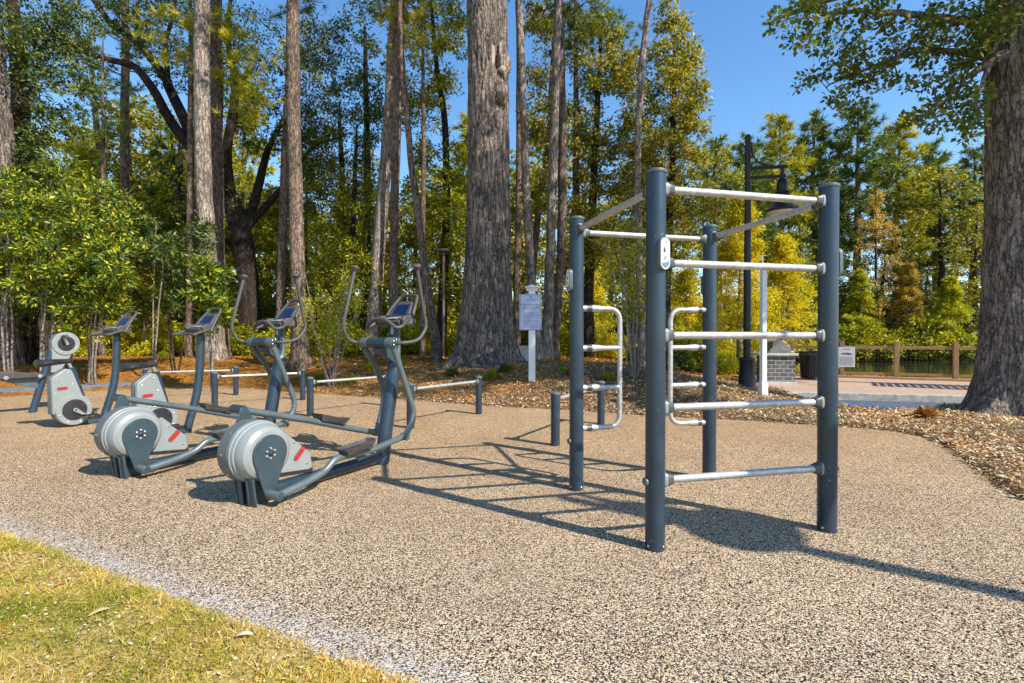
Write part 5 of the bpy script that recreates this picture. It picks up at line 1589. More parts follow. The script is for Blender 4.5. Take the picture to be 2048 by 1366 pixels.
# --- twisting live oak on the left with long limbs ---
Yq = 21.0
foot, path = px_trunk(Yq, [(507, 700, 52), (500, 640, 46), (496, 560, 38), (482, 470, 40), (462, 400, 34), (425, 330, 26)], None)
def Q(px, py, r, dy=0): p = at(px, py, Yq + dy) - foot; return (p.x, p.y, p.z, r)
ql = [[Q(425, 330, .26), Q(360, 270, .22), Q(300, 170, .17, -.4), Q(262, 130, .14, -.5), Q(185, 110, .11, -.6), Q(150, 60, .08), Q(120, 0, .06)],
      [Q(400, 305, .24), Q(345, 190, .2, .4), Q(320, 140, .18), Q(270, 80, .15), Q(225, 50, .12), Q(170, -20, .1), Q(100, -60, .05)],
      [Q(482, 470, .25), Q(510, 400, .2, .5), Q(530, 320, .15, .5), Q(560, 250, .1), Q(600, 200, .06)],
      [Q(462, 400, .22), Q(455, 300, .18, -1), Q(470, 180, .15, -1), Q(455, 60, .1), Q(470, -40, .06)],
      [Q(496, 560, .2), Q(470, 500, .15, 1), Q(440, 470, .1, 1), Q(400, 440, .06, 1.4)],
      [Q(340, 180, .12), Q(330, 90, .09, .3), Q(350, 20, .06), Q(340, -40, .04)],
      [Q(480, 470, .2), Q(560, 380, .12, .4), Q(620, 300, .08, .4), Q(690, 270, .04, .4)]]
cl = px_cloud([(330, 60, 110, 80, Yq, 1.5, 50), (240, 30, 120, 60, Yq, 1.2, 40), (480, 120, 90, 130, Yq, 2, 80), (560, 260, 90, 90, Yq, 1.5, 60), (660, 290, 80, 80, Yq, 1.2, 40), (420, 420, 60, 60, Yq, 1.5, 30), (370, 130, 70, 70, Yq, 1, 20), (640, 130, 70, 130, Yq + 1, 1.5, 60)], foot)
leafy_tree('live_oak', foot, path, cl, rng.uniform(0.35, 0.65, len(cl)), 66, 0.13, 'dark', 'dark spreading live oak with long arching limbs and hanging moss behind the elliptical trainers', 'bark_dark', cat='tree', extra_limbs=ql, mossn=26, twr=0.04)

# --- leafy tree masses measured from the picture ---
def spot_tree(name, Y, bx, by, trunk_pts, spec, rad, cnt, leafL, mat, label, **kw):
    foot, path = px_trunk(Y, trunk_pts, None)
    cl = px_cloud(spec, foot)
    return leafy_tree(name, foot, path, cl, rng.uniform(rad * 0.7, rad * 1.3, len(cl)), cnt, leafL, mat, label, **kw)

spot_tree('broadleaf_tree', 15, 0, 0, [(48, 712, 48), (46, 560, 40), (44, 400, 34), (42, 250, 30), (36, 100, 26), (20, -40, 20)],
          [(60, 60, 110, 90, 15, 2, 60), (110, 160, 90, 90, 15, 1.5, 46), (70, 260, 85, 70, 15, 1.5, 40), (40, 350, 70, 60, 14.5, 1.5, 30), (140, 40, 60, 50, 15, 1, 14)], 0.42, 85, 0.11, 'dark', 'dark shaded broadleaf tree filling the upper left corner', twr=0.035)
spot_tree('broadleaf_tree', 18, 0, 0, [(82, 716, 42), (78, 640, 34), (76, 520, 26), (70, 420, 18)],
          [(90, 380, 90, 50, 17, 1.5, 40), (60, 300, 60, 50, 18, 1, 20)], 0.45, 75, 0.12, 'mid', 'short broad tree with sunlit leaves above the arm bike', twr=0.035)

# magnolia saplings (several pale stems, long leaves)
MAG = 'young magnolias with pale stems on the left'
def sapling(Y, bx, by, spec, label, n_st=3, leafL=0.125, mat='magnolia', cnt=80, rad=0.3, h=2.6, wf=0.36, name='magnolia_sapling', bark_='bark_pale', cat='magnolia'):
    foot = base_pt(bx, by, Y)
    cl = px_cloud(spec, foot)
    t = empty(name, foot, label=label, cat=cat, group=MAG if name == 'magnolia_sapling' else None)
    mb = MB(); sk = []
    for k in range(n_st):
        a = rng.uniform(0, 6.28); s2 = 0.13 * k
        zc = cl[:, 2].mean(); lean = cl[rng.integers(len(cl))]
        sk += add_limb(mb, [(math.cos(a) * s2 * 0.4, math.sin(a) * s2 * 0.4, -0.05, 0.026), (math.cos(a) * s2 + lean[0] * 0.1, math.sin(a) * s2, zc * 0.4, 0.02), (lean[0] * 0.5, lean[1] * 0.5, max(zc, lean[2]), 0.01)], 7, 4, 0.012)
    twig_net(mb, [q for q in sk if q[0].z > 0.5], cl, 0.004, 0.014)
    mb.build('stem', M[bark_], t)
    clump_leaves(cl, rng.uniform(rad * 0.7, rad * 1.3, len(cl)), cnt, leafL, 'crown', L[mat], t, 0.8, 0.05, wf, 0.7, 0.25)
    return t
sapling(12.6, 22, 718, [(20, 470, 80, 90, 12.6, .9, 34), (10, 400, 60, 60, 12.6, .6, 14), (50, 560, 60, 50, 12.6, .6, 12)], 'young magnolia at the left edge above the bench end', 3)
sapling(12.2, 80, 716, [(110, 480, 80, 100, 12.2, .8, 40), (100, 560, 70, 50, 12.2, .6, 14)], 'young magnolia with three pale stems behind the arm bike bench', 3)
sapling(12.8, 178, 716, [(190, 460, 75, 90, 12.8, .8, 36), (180, 560, 70, 50, 12.8, .6, 16)], 'young magnolia rising between arm bike and left bike monitor', 2)
sapling(12.2, 190, 722, [(235, 520, 60, 70, 12.2, .7, 26), (215, 590, 50, 40, 12.2, .5, 10), (150, 610, 50, 35, 12.2, .5, 8)], 'lower young magnolia directly behind the left bike monitor', 2)
sapling(13.2, 310, 712, [(300, 480, 60, 70, 13.2, .8, 20)], 'young dark magnolia between the two bike monitors', 2, mat='dark', leafL=0.14)
sapling(11.9, 425, 732, [(425, 590, 45, 50, 11.9, .45, 22), (415, 545, 30, 25, 11.9, .3, 8), (445, 640, 30, 22, 11.9, .3, 6)], 'small bright young magnolia with two thin pale trunks by the right bike monitor', 2, rad=0.24, leafL=0.15)
sapling(13.6, 130, 712, [(120, 380, 130, 70, 13.6, .9, 44), (60, 440, 90, 60, 13.6, .8, 20), (240, 430, 60, 50, 13.6, .8, 16)], 'tallest magnolia, its sunlit head above the others at the left', 3, cnt=60)
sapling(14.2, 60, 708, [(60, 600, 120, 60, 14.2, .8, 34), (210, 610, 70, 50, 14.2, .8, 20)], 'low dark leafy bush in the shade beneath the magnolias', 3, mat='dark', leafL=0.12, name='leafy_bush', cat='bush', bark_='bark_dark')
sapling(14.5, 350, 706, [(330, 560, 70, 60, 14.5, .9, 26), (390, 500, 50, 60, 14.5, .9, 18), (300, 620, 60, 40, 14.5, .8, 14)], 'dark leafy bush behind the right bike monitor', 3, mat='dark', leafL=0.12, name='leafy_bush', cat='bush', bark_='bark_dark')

# twiggy multi-stem shrubs
def twig_shrub(Y, bx, by, hpx, wpx, label, mat='mid', n=12, cnt=16, name='twiggy_shrub', ntop=60, leafL=0.07):
    foot = base_pt(bx, by, Y)
    t = empty(name, foot, label=label, cat='shrub')
    h = hpx * Y / 1000; w = wpx * Y / 2000
    mb = MB(); sk = []
    for k in range(n):
        a = 2 * math.pi * k / n + rng.uniform(-.3, .3); l = w * rng.uniform(0.4, 1.0); hh = h * rng.uniform(0.6, 1)
        sk += add_limb(mb, [(math.cos(a) * 0.05, math.sin(a) * 0.05, -0.05, 0.028), (math.cos(a) * l * 0.45, math.sin(a) * l * 0.45, hh * 0.4, 0.018), (math.cos(a) * l, math.sin(a) * l, hh, 0.006)], 7, 5, 0.015)
    P = np.array([list(p) for p, r in sk if p.z > h * 0.35])
    C = P[rng.integers(0, len(P), ntop)] + rng.normal(size=(ntop, 3)) * w * 0.16
    twig_net(mb, [q for q in sk if q[0].z > h * 0.25], C, 0.003, 0.009)
    mb.build('stem', M['bark_pale'], t)
    clump_leaves(C, rng.uniform(0.14, 0.3, len(C)), cnt, leafL, 'foliage', L[mat], t, 0.9, 0.0, 0.45)
    return t
twig_shrub(12.4, 662, 742, 230, 150, 'twiggy shrub with pale stems and sparse yellow leaves between the two elliptical trainers', 'shrub', 13, 26, ntop=150)
twig_shrub(11.2, 1268, 770, 330, 170, 'tall bare-stemmed shrub with sparse leaves between the left posts of the climbing frame', 'mid', 12, 24, ntop=190)

# middle distance broadleaf trees
spot_tree('broadleaf_tree', 21, 0, 0, [(700, 702, 16), (704, 500, 12), (712, 300, 9)],
          [(660, 470, 80, 70, 21, 1.6, 46), (720, 400, 70, 80, 21, 1.6, 40), (700, 560, 90, 60, 20, 1.5, 46), (640, 590, 60, 50, 20, 1, 24)], 0.5, 80, 0.14, 'mid', 'yellow-green broadleaf tree between the two elliptical trainers')
spot_tree('broadleaf_tree', 20, 0, 0, [(880, 700, 22), (893, 450, 16), (890, 250, 13), (875, 150, 10), (862, 0, 8)],
          [(880, 60, 60, 80, 20, 1.6, 36), (850, 200, 70, 90, 20, 1.6, 50), (870, 350, 65, 80, 20, 1.6, 56), (880, 460, 60, 60, 20, 1.6, 50), (890, 560, 50, 50, 20, 1.2, 30), (830, 480, 40, 60, 20, 1, 20)], 0.45, 85, 0.14, 'mid', 'bright leafy tree filling the gap left of the giant trunk')
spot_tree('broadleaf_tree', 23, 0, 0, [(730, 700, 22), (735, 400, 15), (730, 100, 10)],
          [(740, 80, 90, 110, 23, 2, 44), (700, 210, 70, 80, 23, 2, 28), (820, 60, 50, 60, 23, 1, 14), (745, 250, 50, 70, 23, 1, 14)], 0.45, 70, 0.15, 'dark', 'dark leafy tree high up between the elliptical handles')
spot_tree('broadleaf_tree', 19, 0, 0, [(1175, 708, 24), (1180, 500, 18), (1190, 300, 14), (1200, 100, 9)],
          [(1200, 120, 60, 90, 19, 1.4, 44), (1180, 260, 60, 80, 19, 1.4, 44), (1170, 400, 60, 80, 19, 1.5, 40), (1070, 60, 40, 60, 19, 1, 18), (1075, 200, 35, 90, 19.5, 1, 26), (1080, 360, 40, 90, 19.5, 1, 30), (1150, 520, 50, 60, 19, 1, 24), (1240, 330, 50, 90, 19, 1, 26), (1230, 470, 60, 60, 19, 1, 26)], 0.42, 84, 0.14, 'gum', 'leafy tree behind the pine pair right of the rules sign')
spot_tree('broadleaf_tree', 17.5, 0, 0, [(1330, 705, 22), (1335, 500, 17), (1345, 300, 12), (1348, 120, 8)],
          [(1350, 100, 45, 70, 17.5, 1.0, 34), (1360, 190, 55, 70, 17.5, 1.2, 46), (1320, 280, 70, 70, 17.5, 1.4, 50), (1380, 300, 45, 60, 17.5, 1.2, 34), (1310, 390, 80, 70, 17.5, 1.4, 46), (1330, 30, 25, 30, 17.5, .5, 6), (1270, 200, 40, 90, 17.8, 1, 26), (1380, 400, 60, 50, 17.5, 1.2, 30), (1340, 470, 60, 50, 17.5, 1.2, 28), (1300, 330, 70, 70, 17.5, 1.2, 24)], 0.38, 96, 0.125, 'gum', 'pale leaved gum tree edging the open sky above the climbing frame', mossn=14)
spot_tree('broadleaf_tree', 22, 0, 0, [(1420, 700, 20), (1425, 500, 14), (1430, 330, 8)],
          [(1400, 520, 50, 70, 22, 1.5, 24), (1450, 340, 45, 50, 22, 1.5, 16), (1425, 420, 50, 60, 22, 1.5, 26)], 0.45, 60, 0.13, 'mid', 'thin branched tree with hanging moss left of the black lamp', mossn=22)

# pine foliage sprays hanging into the top of the frame
def pine_mass(Y, bx, by, spec, leaf, label, trunk_top, wpx=18, per=24, nL=0.28, w=0.013, group=None, name='pine_tree'):
    foot, path = px_trunk(Y, [(bx, by, wpx), (bx + 2, (by + trunk_top) / 2, wpx * 0.75), (bx + 1, trunk_top, wpx * 0.35)], None)
    cl = px_cloud(spec, foot)
    t = empty(name, foot, label=label, cat='pine tree', group=group)
    mb = MB(); sk = add_limb(mb, add_roots(path, 1.3, 0.5), 10, 4, 0.01)
    twig_net(mb, [q for q in sk if q[0].z > 3], cl, 0.008, 0.035)
    mb.build('trunk', M['bark_pine'], t)
    k = 7
    C = np.repeat(cl, k, axis=0) + rng.normal(size=(len(cl) * k, 3)) * np.array([0.3, 0.3, 0.14])
    D = unit(len(C)) * 0.7 + np.array([0, 0, 0.5]); D /= np.linalg.norm(D, axis=1, keepdims=True)
    needles(C, D, 'crown', L[leaf], t, nL, w, per)
    return t
pine_mass(19, 1150, 708, [(1190, 30, 70, 50, 19, 1.2, 26), (1150, 70, 50, 40, 19, 1, 12), (1240, 90, 40, 40, 19, .8, 8), (1220, 160, 50, 40, 19, 1, 10)], 'pine', 'pine with dark needle sprays high above the pine pair', -60)
pine_mass(18, 845, 708, [(810, 20, 60, 40, 18, 1, 14), (830, 90, 40, 40, 18, .8, 8)], 'pineyellow', 'pine with sunlit needle sprays at the top left of the giant trunk', -60, 12)
pine_mass(19, 380, 708, [(480, 130, 60, 50, 18, 1, 12), (510, 200, 50, 50, 18, 1, 10), (340, 100, 50, 40, 18, 1, 8), (360, 30, 80, 30, 18, 1, 12), (450, 60, 60, 50, 18, 1, 10)], 'pineyellow', 'pine with sunlit yellow needles among the live oak limbs', -60, 16)
pine_mass(20, 205, 708, [(190, 200, 60, 60, 20, 1, 12), (230, 250, 40, 40, 20, 1, 8)], 'pine', 'thin blue-green pine above the yellow pines on the left', 100, 11)
pine_mass(30, 165, 695, [(170, 300, 60, 50, 30, 3, 40), (150, 380, 50, 50, 30, 3, 30), (180, 430, 60, 40, 30, 3, 30)], 'pineyellow', 'yellow-green pine lit by the sun, left one behind the magnolias', 250, 10, nL=0.36, w=0.022)
pine_mass(31, 320, 695, [(320, 320, 70, 60, 31, 3, 50), (300, 400, 60, 50, 31, 3, 40), (340, 470, 60, 40, 31, 3, 34)], 'pineyellow', 'yellow-green pine lit by the sun behind the right bike monitor', 260, 10, nL=0.36, w=0.022)
pine_mass(26, 350, 700, [(350, 560, 60, 40, 26, 2, 24), (330, 490, 80, 40, 26, 2, 26)], 'pine', 'dark bushy pine low behind the right bike monitor', 420, 10, nL=0.32, w=0.018)

spot_tree('broadleaf_tree', 25, 0, 0, [(600, 698, 18), (598, 560, 14), (590, 420, 9)],
          [(470, 480, 60, 60, 24.5, 1.5, 36), (560, 430, 60, 70, 25, 1.5, 40), (620, 400, 60, 60, 25, 1.5, 36), (540, 560, 90, 60, 25, 1.5, 46), (450, 590, 50, 50, 24, 1.5, 24)], 0.5, 84, 0.15, 'mid', 'yellow-green broadleaf tree behind the live oak and the farther elliptical trainer')
spot_tree('broadleaf_tree', 24, 0, 0, [(690, 698, 18), (686, 420, 13), (680, 250, 9)],
          [(690, 320, 80, 80, 24, 1.5, 50), (640, 230, 60, 70, 24, 1.5, 30), (730, 420, 60, 70, 24, 1.5, 30), (610, 110, 60, 80, 24, 1.5, 26)], 0.48, 80, 0.15, 'gum', 'olive leaved tree high behind the twiggy shrub between the elliptical trainers')
spot_tree('broadleaf_tree', 26, 0, 0, [(372, 698, 18), (365, 480, 13), (360, 300, 9)],
          [(360, 400, 70, 70, 26, 1.5, 36), (330, 250, 60, 50, 26, 1.5, 18), (410, 340, 50, 60, 26, 1.5, 16), (380, 500, 60, 50, 26, 1.5, 26)], 0.5, 76, 0.16, 'mid', 'yellow-green broadleaf tree just left of the bright pine pair')
# yellow cypresses
def cypress(Y, bx, by, topy, wpx, label, mat='yellow', n=140, cnt=60, leafL=0.12, group='feathery autumn cypresses'):
    cnt = int(cnt * 1.9)
    foot = base_pt(bx, by, Y); h = at(bx, topy, Y).z - foot.z; w = wpx * Y / 2000
    f = rng.random(n) ** 0.8
    a = rng.uniform(0, 6.28, n); r_ = w * (1.02 - f) ** 0.75 * rng.uniform(0.35, 1.0, n)
    C = np.stack([np.cos(a) * r_, np.sin(a) * r_, 0.5 + (h - 0.6) * f], -1)
    t = empty('cypress_tree', foot, label=label, cat='cypress', group=group)
    mb = MB(); sk = add_limb(mb, [(0, 0, -0.1, 0.12), (0.03, 0, h * 0.5, 0.06), (0, 0, h * 0.98, 0.01)], 9, 6)
    twig_net(mb, sk, C, 0.004, 0.02); mb.build('trunk', M['bark_pale'], t)
    clump_leaves(C, rng.uniform(0.22, 0.45, n), cnt, leafL, 'crown', L[mat], t, 0.55, 0.1, 0.3, 0.9)
    return t
cypress(18.5, 1478, 700, 385, 190, 'bright yellow cypress right behind the street lamp pole', n=230)
cypress(20.5, 1565, 700, 470, 170, 'broad yellow cypress behind the white post and the grill', n=200)
cypress(22, 1372, 700, 540, 130, 'low yellow cypress seen through the left dip handles', n=120)
cypress(23, 1180, 700, 540, 130, 'yellow cypress seen just right of the left rear post', n=120)
cypress(21, 290, 700, 480, 140, 'yellow cypress glowing between the two exercise bike monitors', n=170)
cypress(40, 1815, 690, 525, 90, 'orange tinted cypress on the far bank left of the oak trunk', 'orange', 130, 60, 0.2)
cypress(40, 1720, 690, 540, 100, 'green bushy conifer on the far bank behind the notice', 'shrub', 130, 60, 0.2)
cypress(38, 1900, 690, 555, 110, 'fresh green conifer on the far bank close to the oak trunk', 'shrub', 140, 60, 0.2)

# ---- far woods: prototypes copied ------------------------------------------------
def far_proto(kind, leaf, seed):
    t = empty('far_tree', (0, 0, 0))
    mb = MB()
    h = 15.0
    sk = add_limb(mb, [(0, 0, -0.3, 0.28), (rng.normal() * .2, 0, h * 0.5, 0.18), (rng.normal() * .3, 0, h, 0.05)], 8, 8, 0.03)
    if kind == 'pine':
        C, D = pine_crown(mb, sk, h * 0.42, h, 3.0, 40)
        mb.build('trunk', M['bark_pine'], t)
        needles(C, D, 'crown', L[leaf], t, 0.5, 0.032, 24)
    else:
        n = 150
        f = rng.random(n); a = rng.uniform(0, 6.28, n)
        r_ = 3.4 * np.sin(np.clip(f * 2.7 + 0.35, 0, 3.1)) ** 0.7 * rng.uniform(0.3, 1, n)
        C = np.stack([np.cos(a) * r_, np.sin(a) * r_, h * (0.16 + 0.84 * f)], -1)
        twig_net(mb, sk, C, 0.01, 0.07); mb.build('trunk', M['bark_dark'], t)
        clump_leaves(C, rng.uniform(0.4, 0.8, n), 44, 0.24, 'crown', L[leaf], t, 0.7, 0.2, 0.55)
    return t
protos = {}
for key, kind, leaf in (('p1', 'pine', 'pine'), ('p2', 'pine', 'pine'), ('p3', 'pine', 'pineyellow'), ('b1', 'leaf', 'dark'), ('b2', 'leaf', 'mid'), ('b3', 'leaf', 'gum'), ('b4', 'leaf', 'orange'), ('b5', 'leaf', 'yellow')):
    protos[key] = [far_proto(kind, leaf, 0), False, kind, leaf]
FARLAB = {'p1': 'dark green pine', 'p2': 'dark green pine', 'p3': 'yellow-green pine', 'b1': 'dark broadleaf tree', 'b2': 'mixed green broadleaf tree', 'b3': 'pale olive broadleaf tree', 'b4': 'orange autumn tree', 'b5': 'yellow autumn tree'}
def far(key, px, Y, topy, wide=1.0, label=None, group='trees massed in the wood behind'):
    pr = protos[key]
    o = pr[0] if not pr[1] else copy_tree(pr[0])
    pr[1] = True
    X = (px - 1024) / 1000 * Y
    z0 = max(-0.5, gz(X, Y)) if Y < 41 else 0.3
    h = at(px, topy, Y).z - z0
    s2 = h / 15.0
    o.location = (X, Y, z0); o.scale = (s2 * wide, s2 * wide, s2); o.rotation_euler.z = rng.uniform(0, 6.28)
    kind = {'p': 'pine_tree', 'b': 'broadleaf_tree'}[key[0]]
    o.name = 'far_' + kind
    tag(o, label or (FARLAB[key] + ' massed among its kind in the wood far behind'), 'tree', group)
    return o
RB = 'pines and broadleaf trees on the far bank'
far('p1', 1490, 44, 285, 1.1, 'pine on the far bank, top just left of the lamp pole', RB)
far('p3', 1560, 46, 235, 1.0, 'tall pine on the far bank right above the lamp arm', RB)
far('p2', 1630, 47, 232, 1.0, 'tall pine on the far bank between lamp and right front post', RB)
far('p1', 1715, 45, 215, 1.05, 'tallest pine on the far bank, above the right front post', RB)
far('p3', 1795, 46, 245, 1.1, 'wide pine on the far bank in the middle of the open sky', RB)
far('p2', 1872, 50, 285, 0.9, 'pine on the far bank half way to the oak trunk', RB)
far('p1', 1945, 48, 300, 1.0, 'pine on the far bank touching the oak trunk', RB)
far('b4', 1750, 41, 385, 0.6, 'orange autumn tree on the far bank below the tallest pine', RB)
far('b3', 1880, 41.5, 330, 1.15, 'pale olive broadleaf tree on the far bank left of the oak trunk', RB)
far('b3', 1950, 40, 420, 1.0, 'low olive broadleaf tree on the far bank behind the oak trunk', RB)
far('b1', 1660, 43, 420, 1.0, 'dark broadleaf tree on the far bank behind the notice', RB)
far('b2', 1600, 42, 450, 0.9, 'mixed green broadleaf tree on the far bank behind the grill', RB)
far('b1', 1800, 42, 520, 1.3, 'low dark broadleaf tree on the far bank under the pale olive one', RB)
far('p1', 1530, 50, 330, 1.0, 'dark pine on the far bank behind the lamp arm', RB)
far('p2', 1665, 52, 320, 1.0, 'dark pine on the far bank behind the right front post', RB)
far('p1', 1840, 54, 330, 1.0, 'dark pine farthest back on the far bank', RB)
far('p2', 1440, 40, 280, 1.0, 'pine beyond the moss hung tree left of the lamp', RB)
for k, px in enumerate(range(1580, 2000, 45)):
    far(('b2', 'b1', 'b3')[k % 3], px, 47 + (k % 3), 500 + (k % 4) * 18, 1.7, 'short leafy tree filling in beneath the far bank pines', RB)
for k, px in enumerate(range(2020, 3300, 90)):
    far(('p1', 'b3', 'p3', 'b1')[k % 4], px, 44 + (k % 3) * 3, 280 + (k % 4) * 20, 1.1)
r2 = random.Random(5)
keys = ['b2', 'p3', 'p1', 'b3', 'p3', 'b2', 'b5', 'b2', 'p3', 'b3']
for k in range(27):
    px = -500 + k * 70 + r2.uniform(-24, 24)
    if 80 < px < 420: ty = r2.uniform(330, 480)
    elif px > 1380: continue
    else: ty = r2.uniform(150, 430)
    far(keys[k % len(keys)], px, r2.uniform(27, 34), ty, r2.uniform(0.9, 1.3))
for k in range(34):
    px = -400 + k * 54 + r2.uniform(-20, 20)
    if px > 1400: continue
    far(keys[(k * 3 + 1) % len(keys)], px, r2.uniform(36, 44), r2.uniform(330, 460), r2.uniform(1.2, 1.6))

for k in range(26):
    a_ = R(118 + k * 3.1); d_ = r2.uniform(24, 40)
    pos = (math.cos(a_) * d_, math.sin(a_) * d_)
    pr = protos[keys[k % len(keys)]]; o = copy_tree(pr[0]); o.location = (pos[0], pos[1], gz(*pos)); sc_ = r2.uniform(0.55, 0.95)
    o.scale = (sc_, sc_, sc_); o.rotation_euler.z = r2.uniform(0, 6.28); o.name = 'far_tree'
    tag(o, FARLAB[keys[k % len(keys)]] + ' in the belt of woods outside the left edge', 'tree', 'woods outside the left edge')
# ---- shrubs ------------------------------------------------------------------------
def shrub_proto(leaf, leafL=0.1):
    t = empty('shrub', (0, 0, 0)); n = 60
    d = unit(n); d[:, 2] = abs(d[:, 2]); C = d * rng.uniform(0.4, 1.0, (n, 1)) * np.array([0.9, 0.9, 0.95]); C[:, 2] += 0.12
    mb = MB(); sk = add_limb(mb, [(0, 0, -0.1, 0.03), (0, 0, 0.3, 0.02), (0, 0.02, 0.7, 0.008)], 6, 3)
    twig_net(mb, sk, C, 0.003, 0.015); mb.build('stem', M['bark_dark'], t)
    clump_leaves(C, rng.uniform(0.16, 0.3, n), 70, leafL, 'foliage', L[leaf], t, 0.9, 0.05, 0.5)
    return t
SP = {k: [shrub_proto(l_, s2), False] for k, l_, s2 in (('y', 'shrub', 0.1), ('m', 'mid', 0.1), ('d', 'dark', 0.1), ('g', 'yellow', 0.09))}
SL = {'y': 'bright yellow-green shrub', 'm': 'mixed green shrub', 'd': 'dark green shrub', 'g': 'golden leaved shrub'}
def shrub(key, X, Y, s2, label=None, z=None):
    pr = SP[key]; o = pr[0] if not pr[1] else copy_tree(pr[0]); pr[1] = True
    o.location = (X, Y, gz(X, Y) if z is None else z); o.scale = (s2, s2, s2 * r2.uniform(0.8, 1.1)); o.rotation_euler.z = r2.uniform(0, 6.28)
    tag(o, label or SL[key] + ' in the thicket behind the tall trunks', 'shrub', 'shrubs in the thicket')
for k in range(64):
    px = -250 + k * 27 + r2.uniform(-12, 12)
    if 1380 < px: continue
    Y = r2.uniform(19.5, 25)
    s2 = r2.uniform(0.7, 1.5)
    if px < 240: key = r2.choice('dmy')
    else: key = r2.choice('yymgyy')
    shrub(key, (px - 1024) / 1000 * Y, Y, s2)
for k in range(44):
    px = -200 + k * 38 + r2.uniform(-12, 12)
    if px > 1420: continue
    Y = r2.uniform(26, 31); shrub(r2.choice('myyd'), (px - 1024) / 1000 * Y, Y, r2.uniform(2.0, 3.4))
for k in range(24):                                             # far bank, taller screen
    px = 1400 + k * 36
    Y = r2.uniform(43, 46); shrub(r2.choice('mdmd'), (px - 1024) / 1000 * Y, Y, r2.uniform(3.4, 5.2), 'tall leafy thicket closing the gap under the far bank pines', z=0.2)
for k in range(26):                                             # far bank
    px = 1420 + k * 34
    Y = r2.uniform(37.5, 39.5); shrub(r2.choice('dymdm'), (px - 1024) / 1000 * Y, Y, r2.uniform(1.6, 3.0), SL['d'].replace('dark green', 'leafy') + ' lining the far bank of the pond', z=-0.4)
for (px, Y, s2, key) in ((1350, 17.6, 0.8, 'd'), (1400, 19, 1.0, 'm'), (1440, 17.5, .7, 'y'), (1500, 17.8, .8, 'm'), (1600, 18.6, .8, 'g'), (1640, 19, .9, 'y'), (1740, 17.6, 0.5, 'g')):
    X = (px - 1024) / 1000 * Y; shrub(key, X, Y, s2, SL[key] + ' on the near bank beside the grill', z=max(gz(X, Y), -0.45))

# ---- strap-leaf clumps and low plants ----------------------------------------------
def strap_plant(p, n, l, label, name='strap_leaf_plant', group='strap leaved clumps', mat='blade'):
    t = empty(name, p, label=label, cat='plant', group=group)
    a = rng.uniform(0, 6.28, n); el_ = rng.uniform(0.3, 1.35, n)
    D = np.stack([np.cos(a) * np.cos(el_), np.sin(a) * np.cos(el_), np.sin(el_)], -1)
    Lr = l * rng.uniform(0.6, 1.1, n)
    W = 0.016 + 0.012 * rng.random(n)
    P0 = np.stack([np.cos(a), np.sin(a), 0 * a], -1) * 0.03
    up_ = np.array([0, 0, 1.0])
    side = np.cross(D, up_); side /= np.linalg.norm(side, axis=1, keepdims=True)
    V = np.empty((n, 7, 3), dtype=np.float32)
    mid1 = P0 + D * (Lr * 0.4)[:, None]; mid2 = P0 + D * (Lr * 0.75)[:, None] - up_ * (Lr * 0.07)[:, None]; tip = P0 + D * Lr[:, None] - up_ * (Lr * 0.22)[:, None]
    V[:, 0] = P0 - side * W[:, None] * .5; V[:, 1] = P0 + side * W[:, None] * .5
    V[:, 2] = mid1 - side * W[:, None]; V[:, 3] = mid1 + side * W[:, None]
    V[:, 4] = mid2 - side * W[:, None] * .8; V[:, 5] = mid2 + side * W[:, None] * .8; V[:, 6] = tip
    b = np.arange(n)[:, None] * 7
    F = np.concatenate([b + [0, 1, 3, 2], b + [2, 3, 5, 4], b + [4, 5, 6, 6]], 0)
    F3 = []
    r_ = np.tile(rng.random(n), 3)
    o = raw_mesh('blades', V.reshape(-1, 3), np.concatenate([b + [0, 1, 3], b + [0, 3, 2], b + [2, 3, 5], b + [2, 5, 4], b + [4, 5, 6]], 0), L[mat], t, 3, {'rnd': ('FACE', np.tile(rng.random(n), 5))})
    return t
for i, (px, py) in enumerate(((1385, 722), (1420, 716), (1452, 728), (1470, 712), (1405, 735), (1505, 730), (1362, 712), (1438, 705), (1205, 706), (1345, 735), (585, 735))):
    p = ground_at(px, py)
    strap_plant(p, 46, 0.62, 'arching yellow-green strap leaved clump, one of a drift on the mulch near the lamp' if i < 10 else 'single strap leaved clump at the foot of the pine behind the farther elliptical trainer', group='strap leaved clumps near the lamp' if i < 10 else None)
strap_plant(ground_at(1853, 838), 120, 0.27, 'small straw-yellow grass tuft on the mulch left of the oak foot', 'grass_tuft', None, 'straw')
for i, (px, py) in enumerate(((640, 762), (700, 768), (740, 742), (905, 752), (560, 716), (520, 720), (1128, 745), (1150, 752), (1216, 760), (800, 735), (330, 716), (780, 760), (640, 735), (985, 760), (470, 742), (1010, 745))):
    p = ground_at(px, py)
    shrub(('y', 'm', 'y', 'd')[i % 4], p.x, p.y, r2.uniform(0.14, 0.26), 'tiny ' + SL[('y', 'm', 'y', 'd')[i % 4]].replace('shrub', 'seedling') + ' sprouting from the mulch slope')

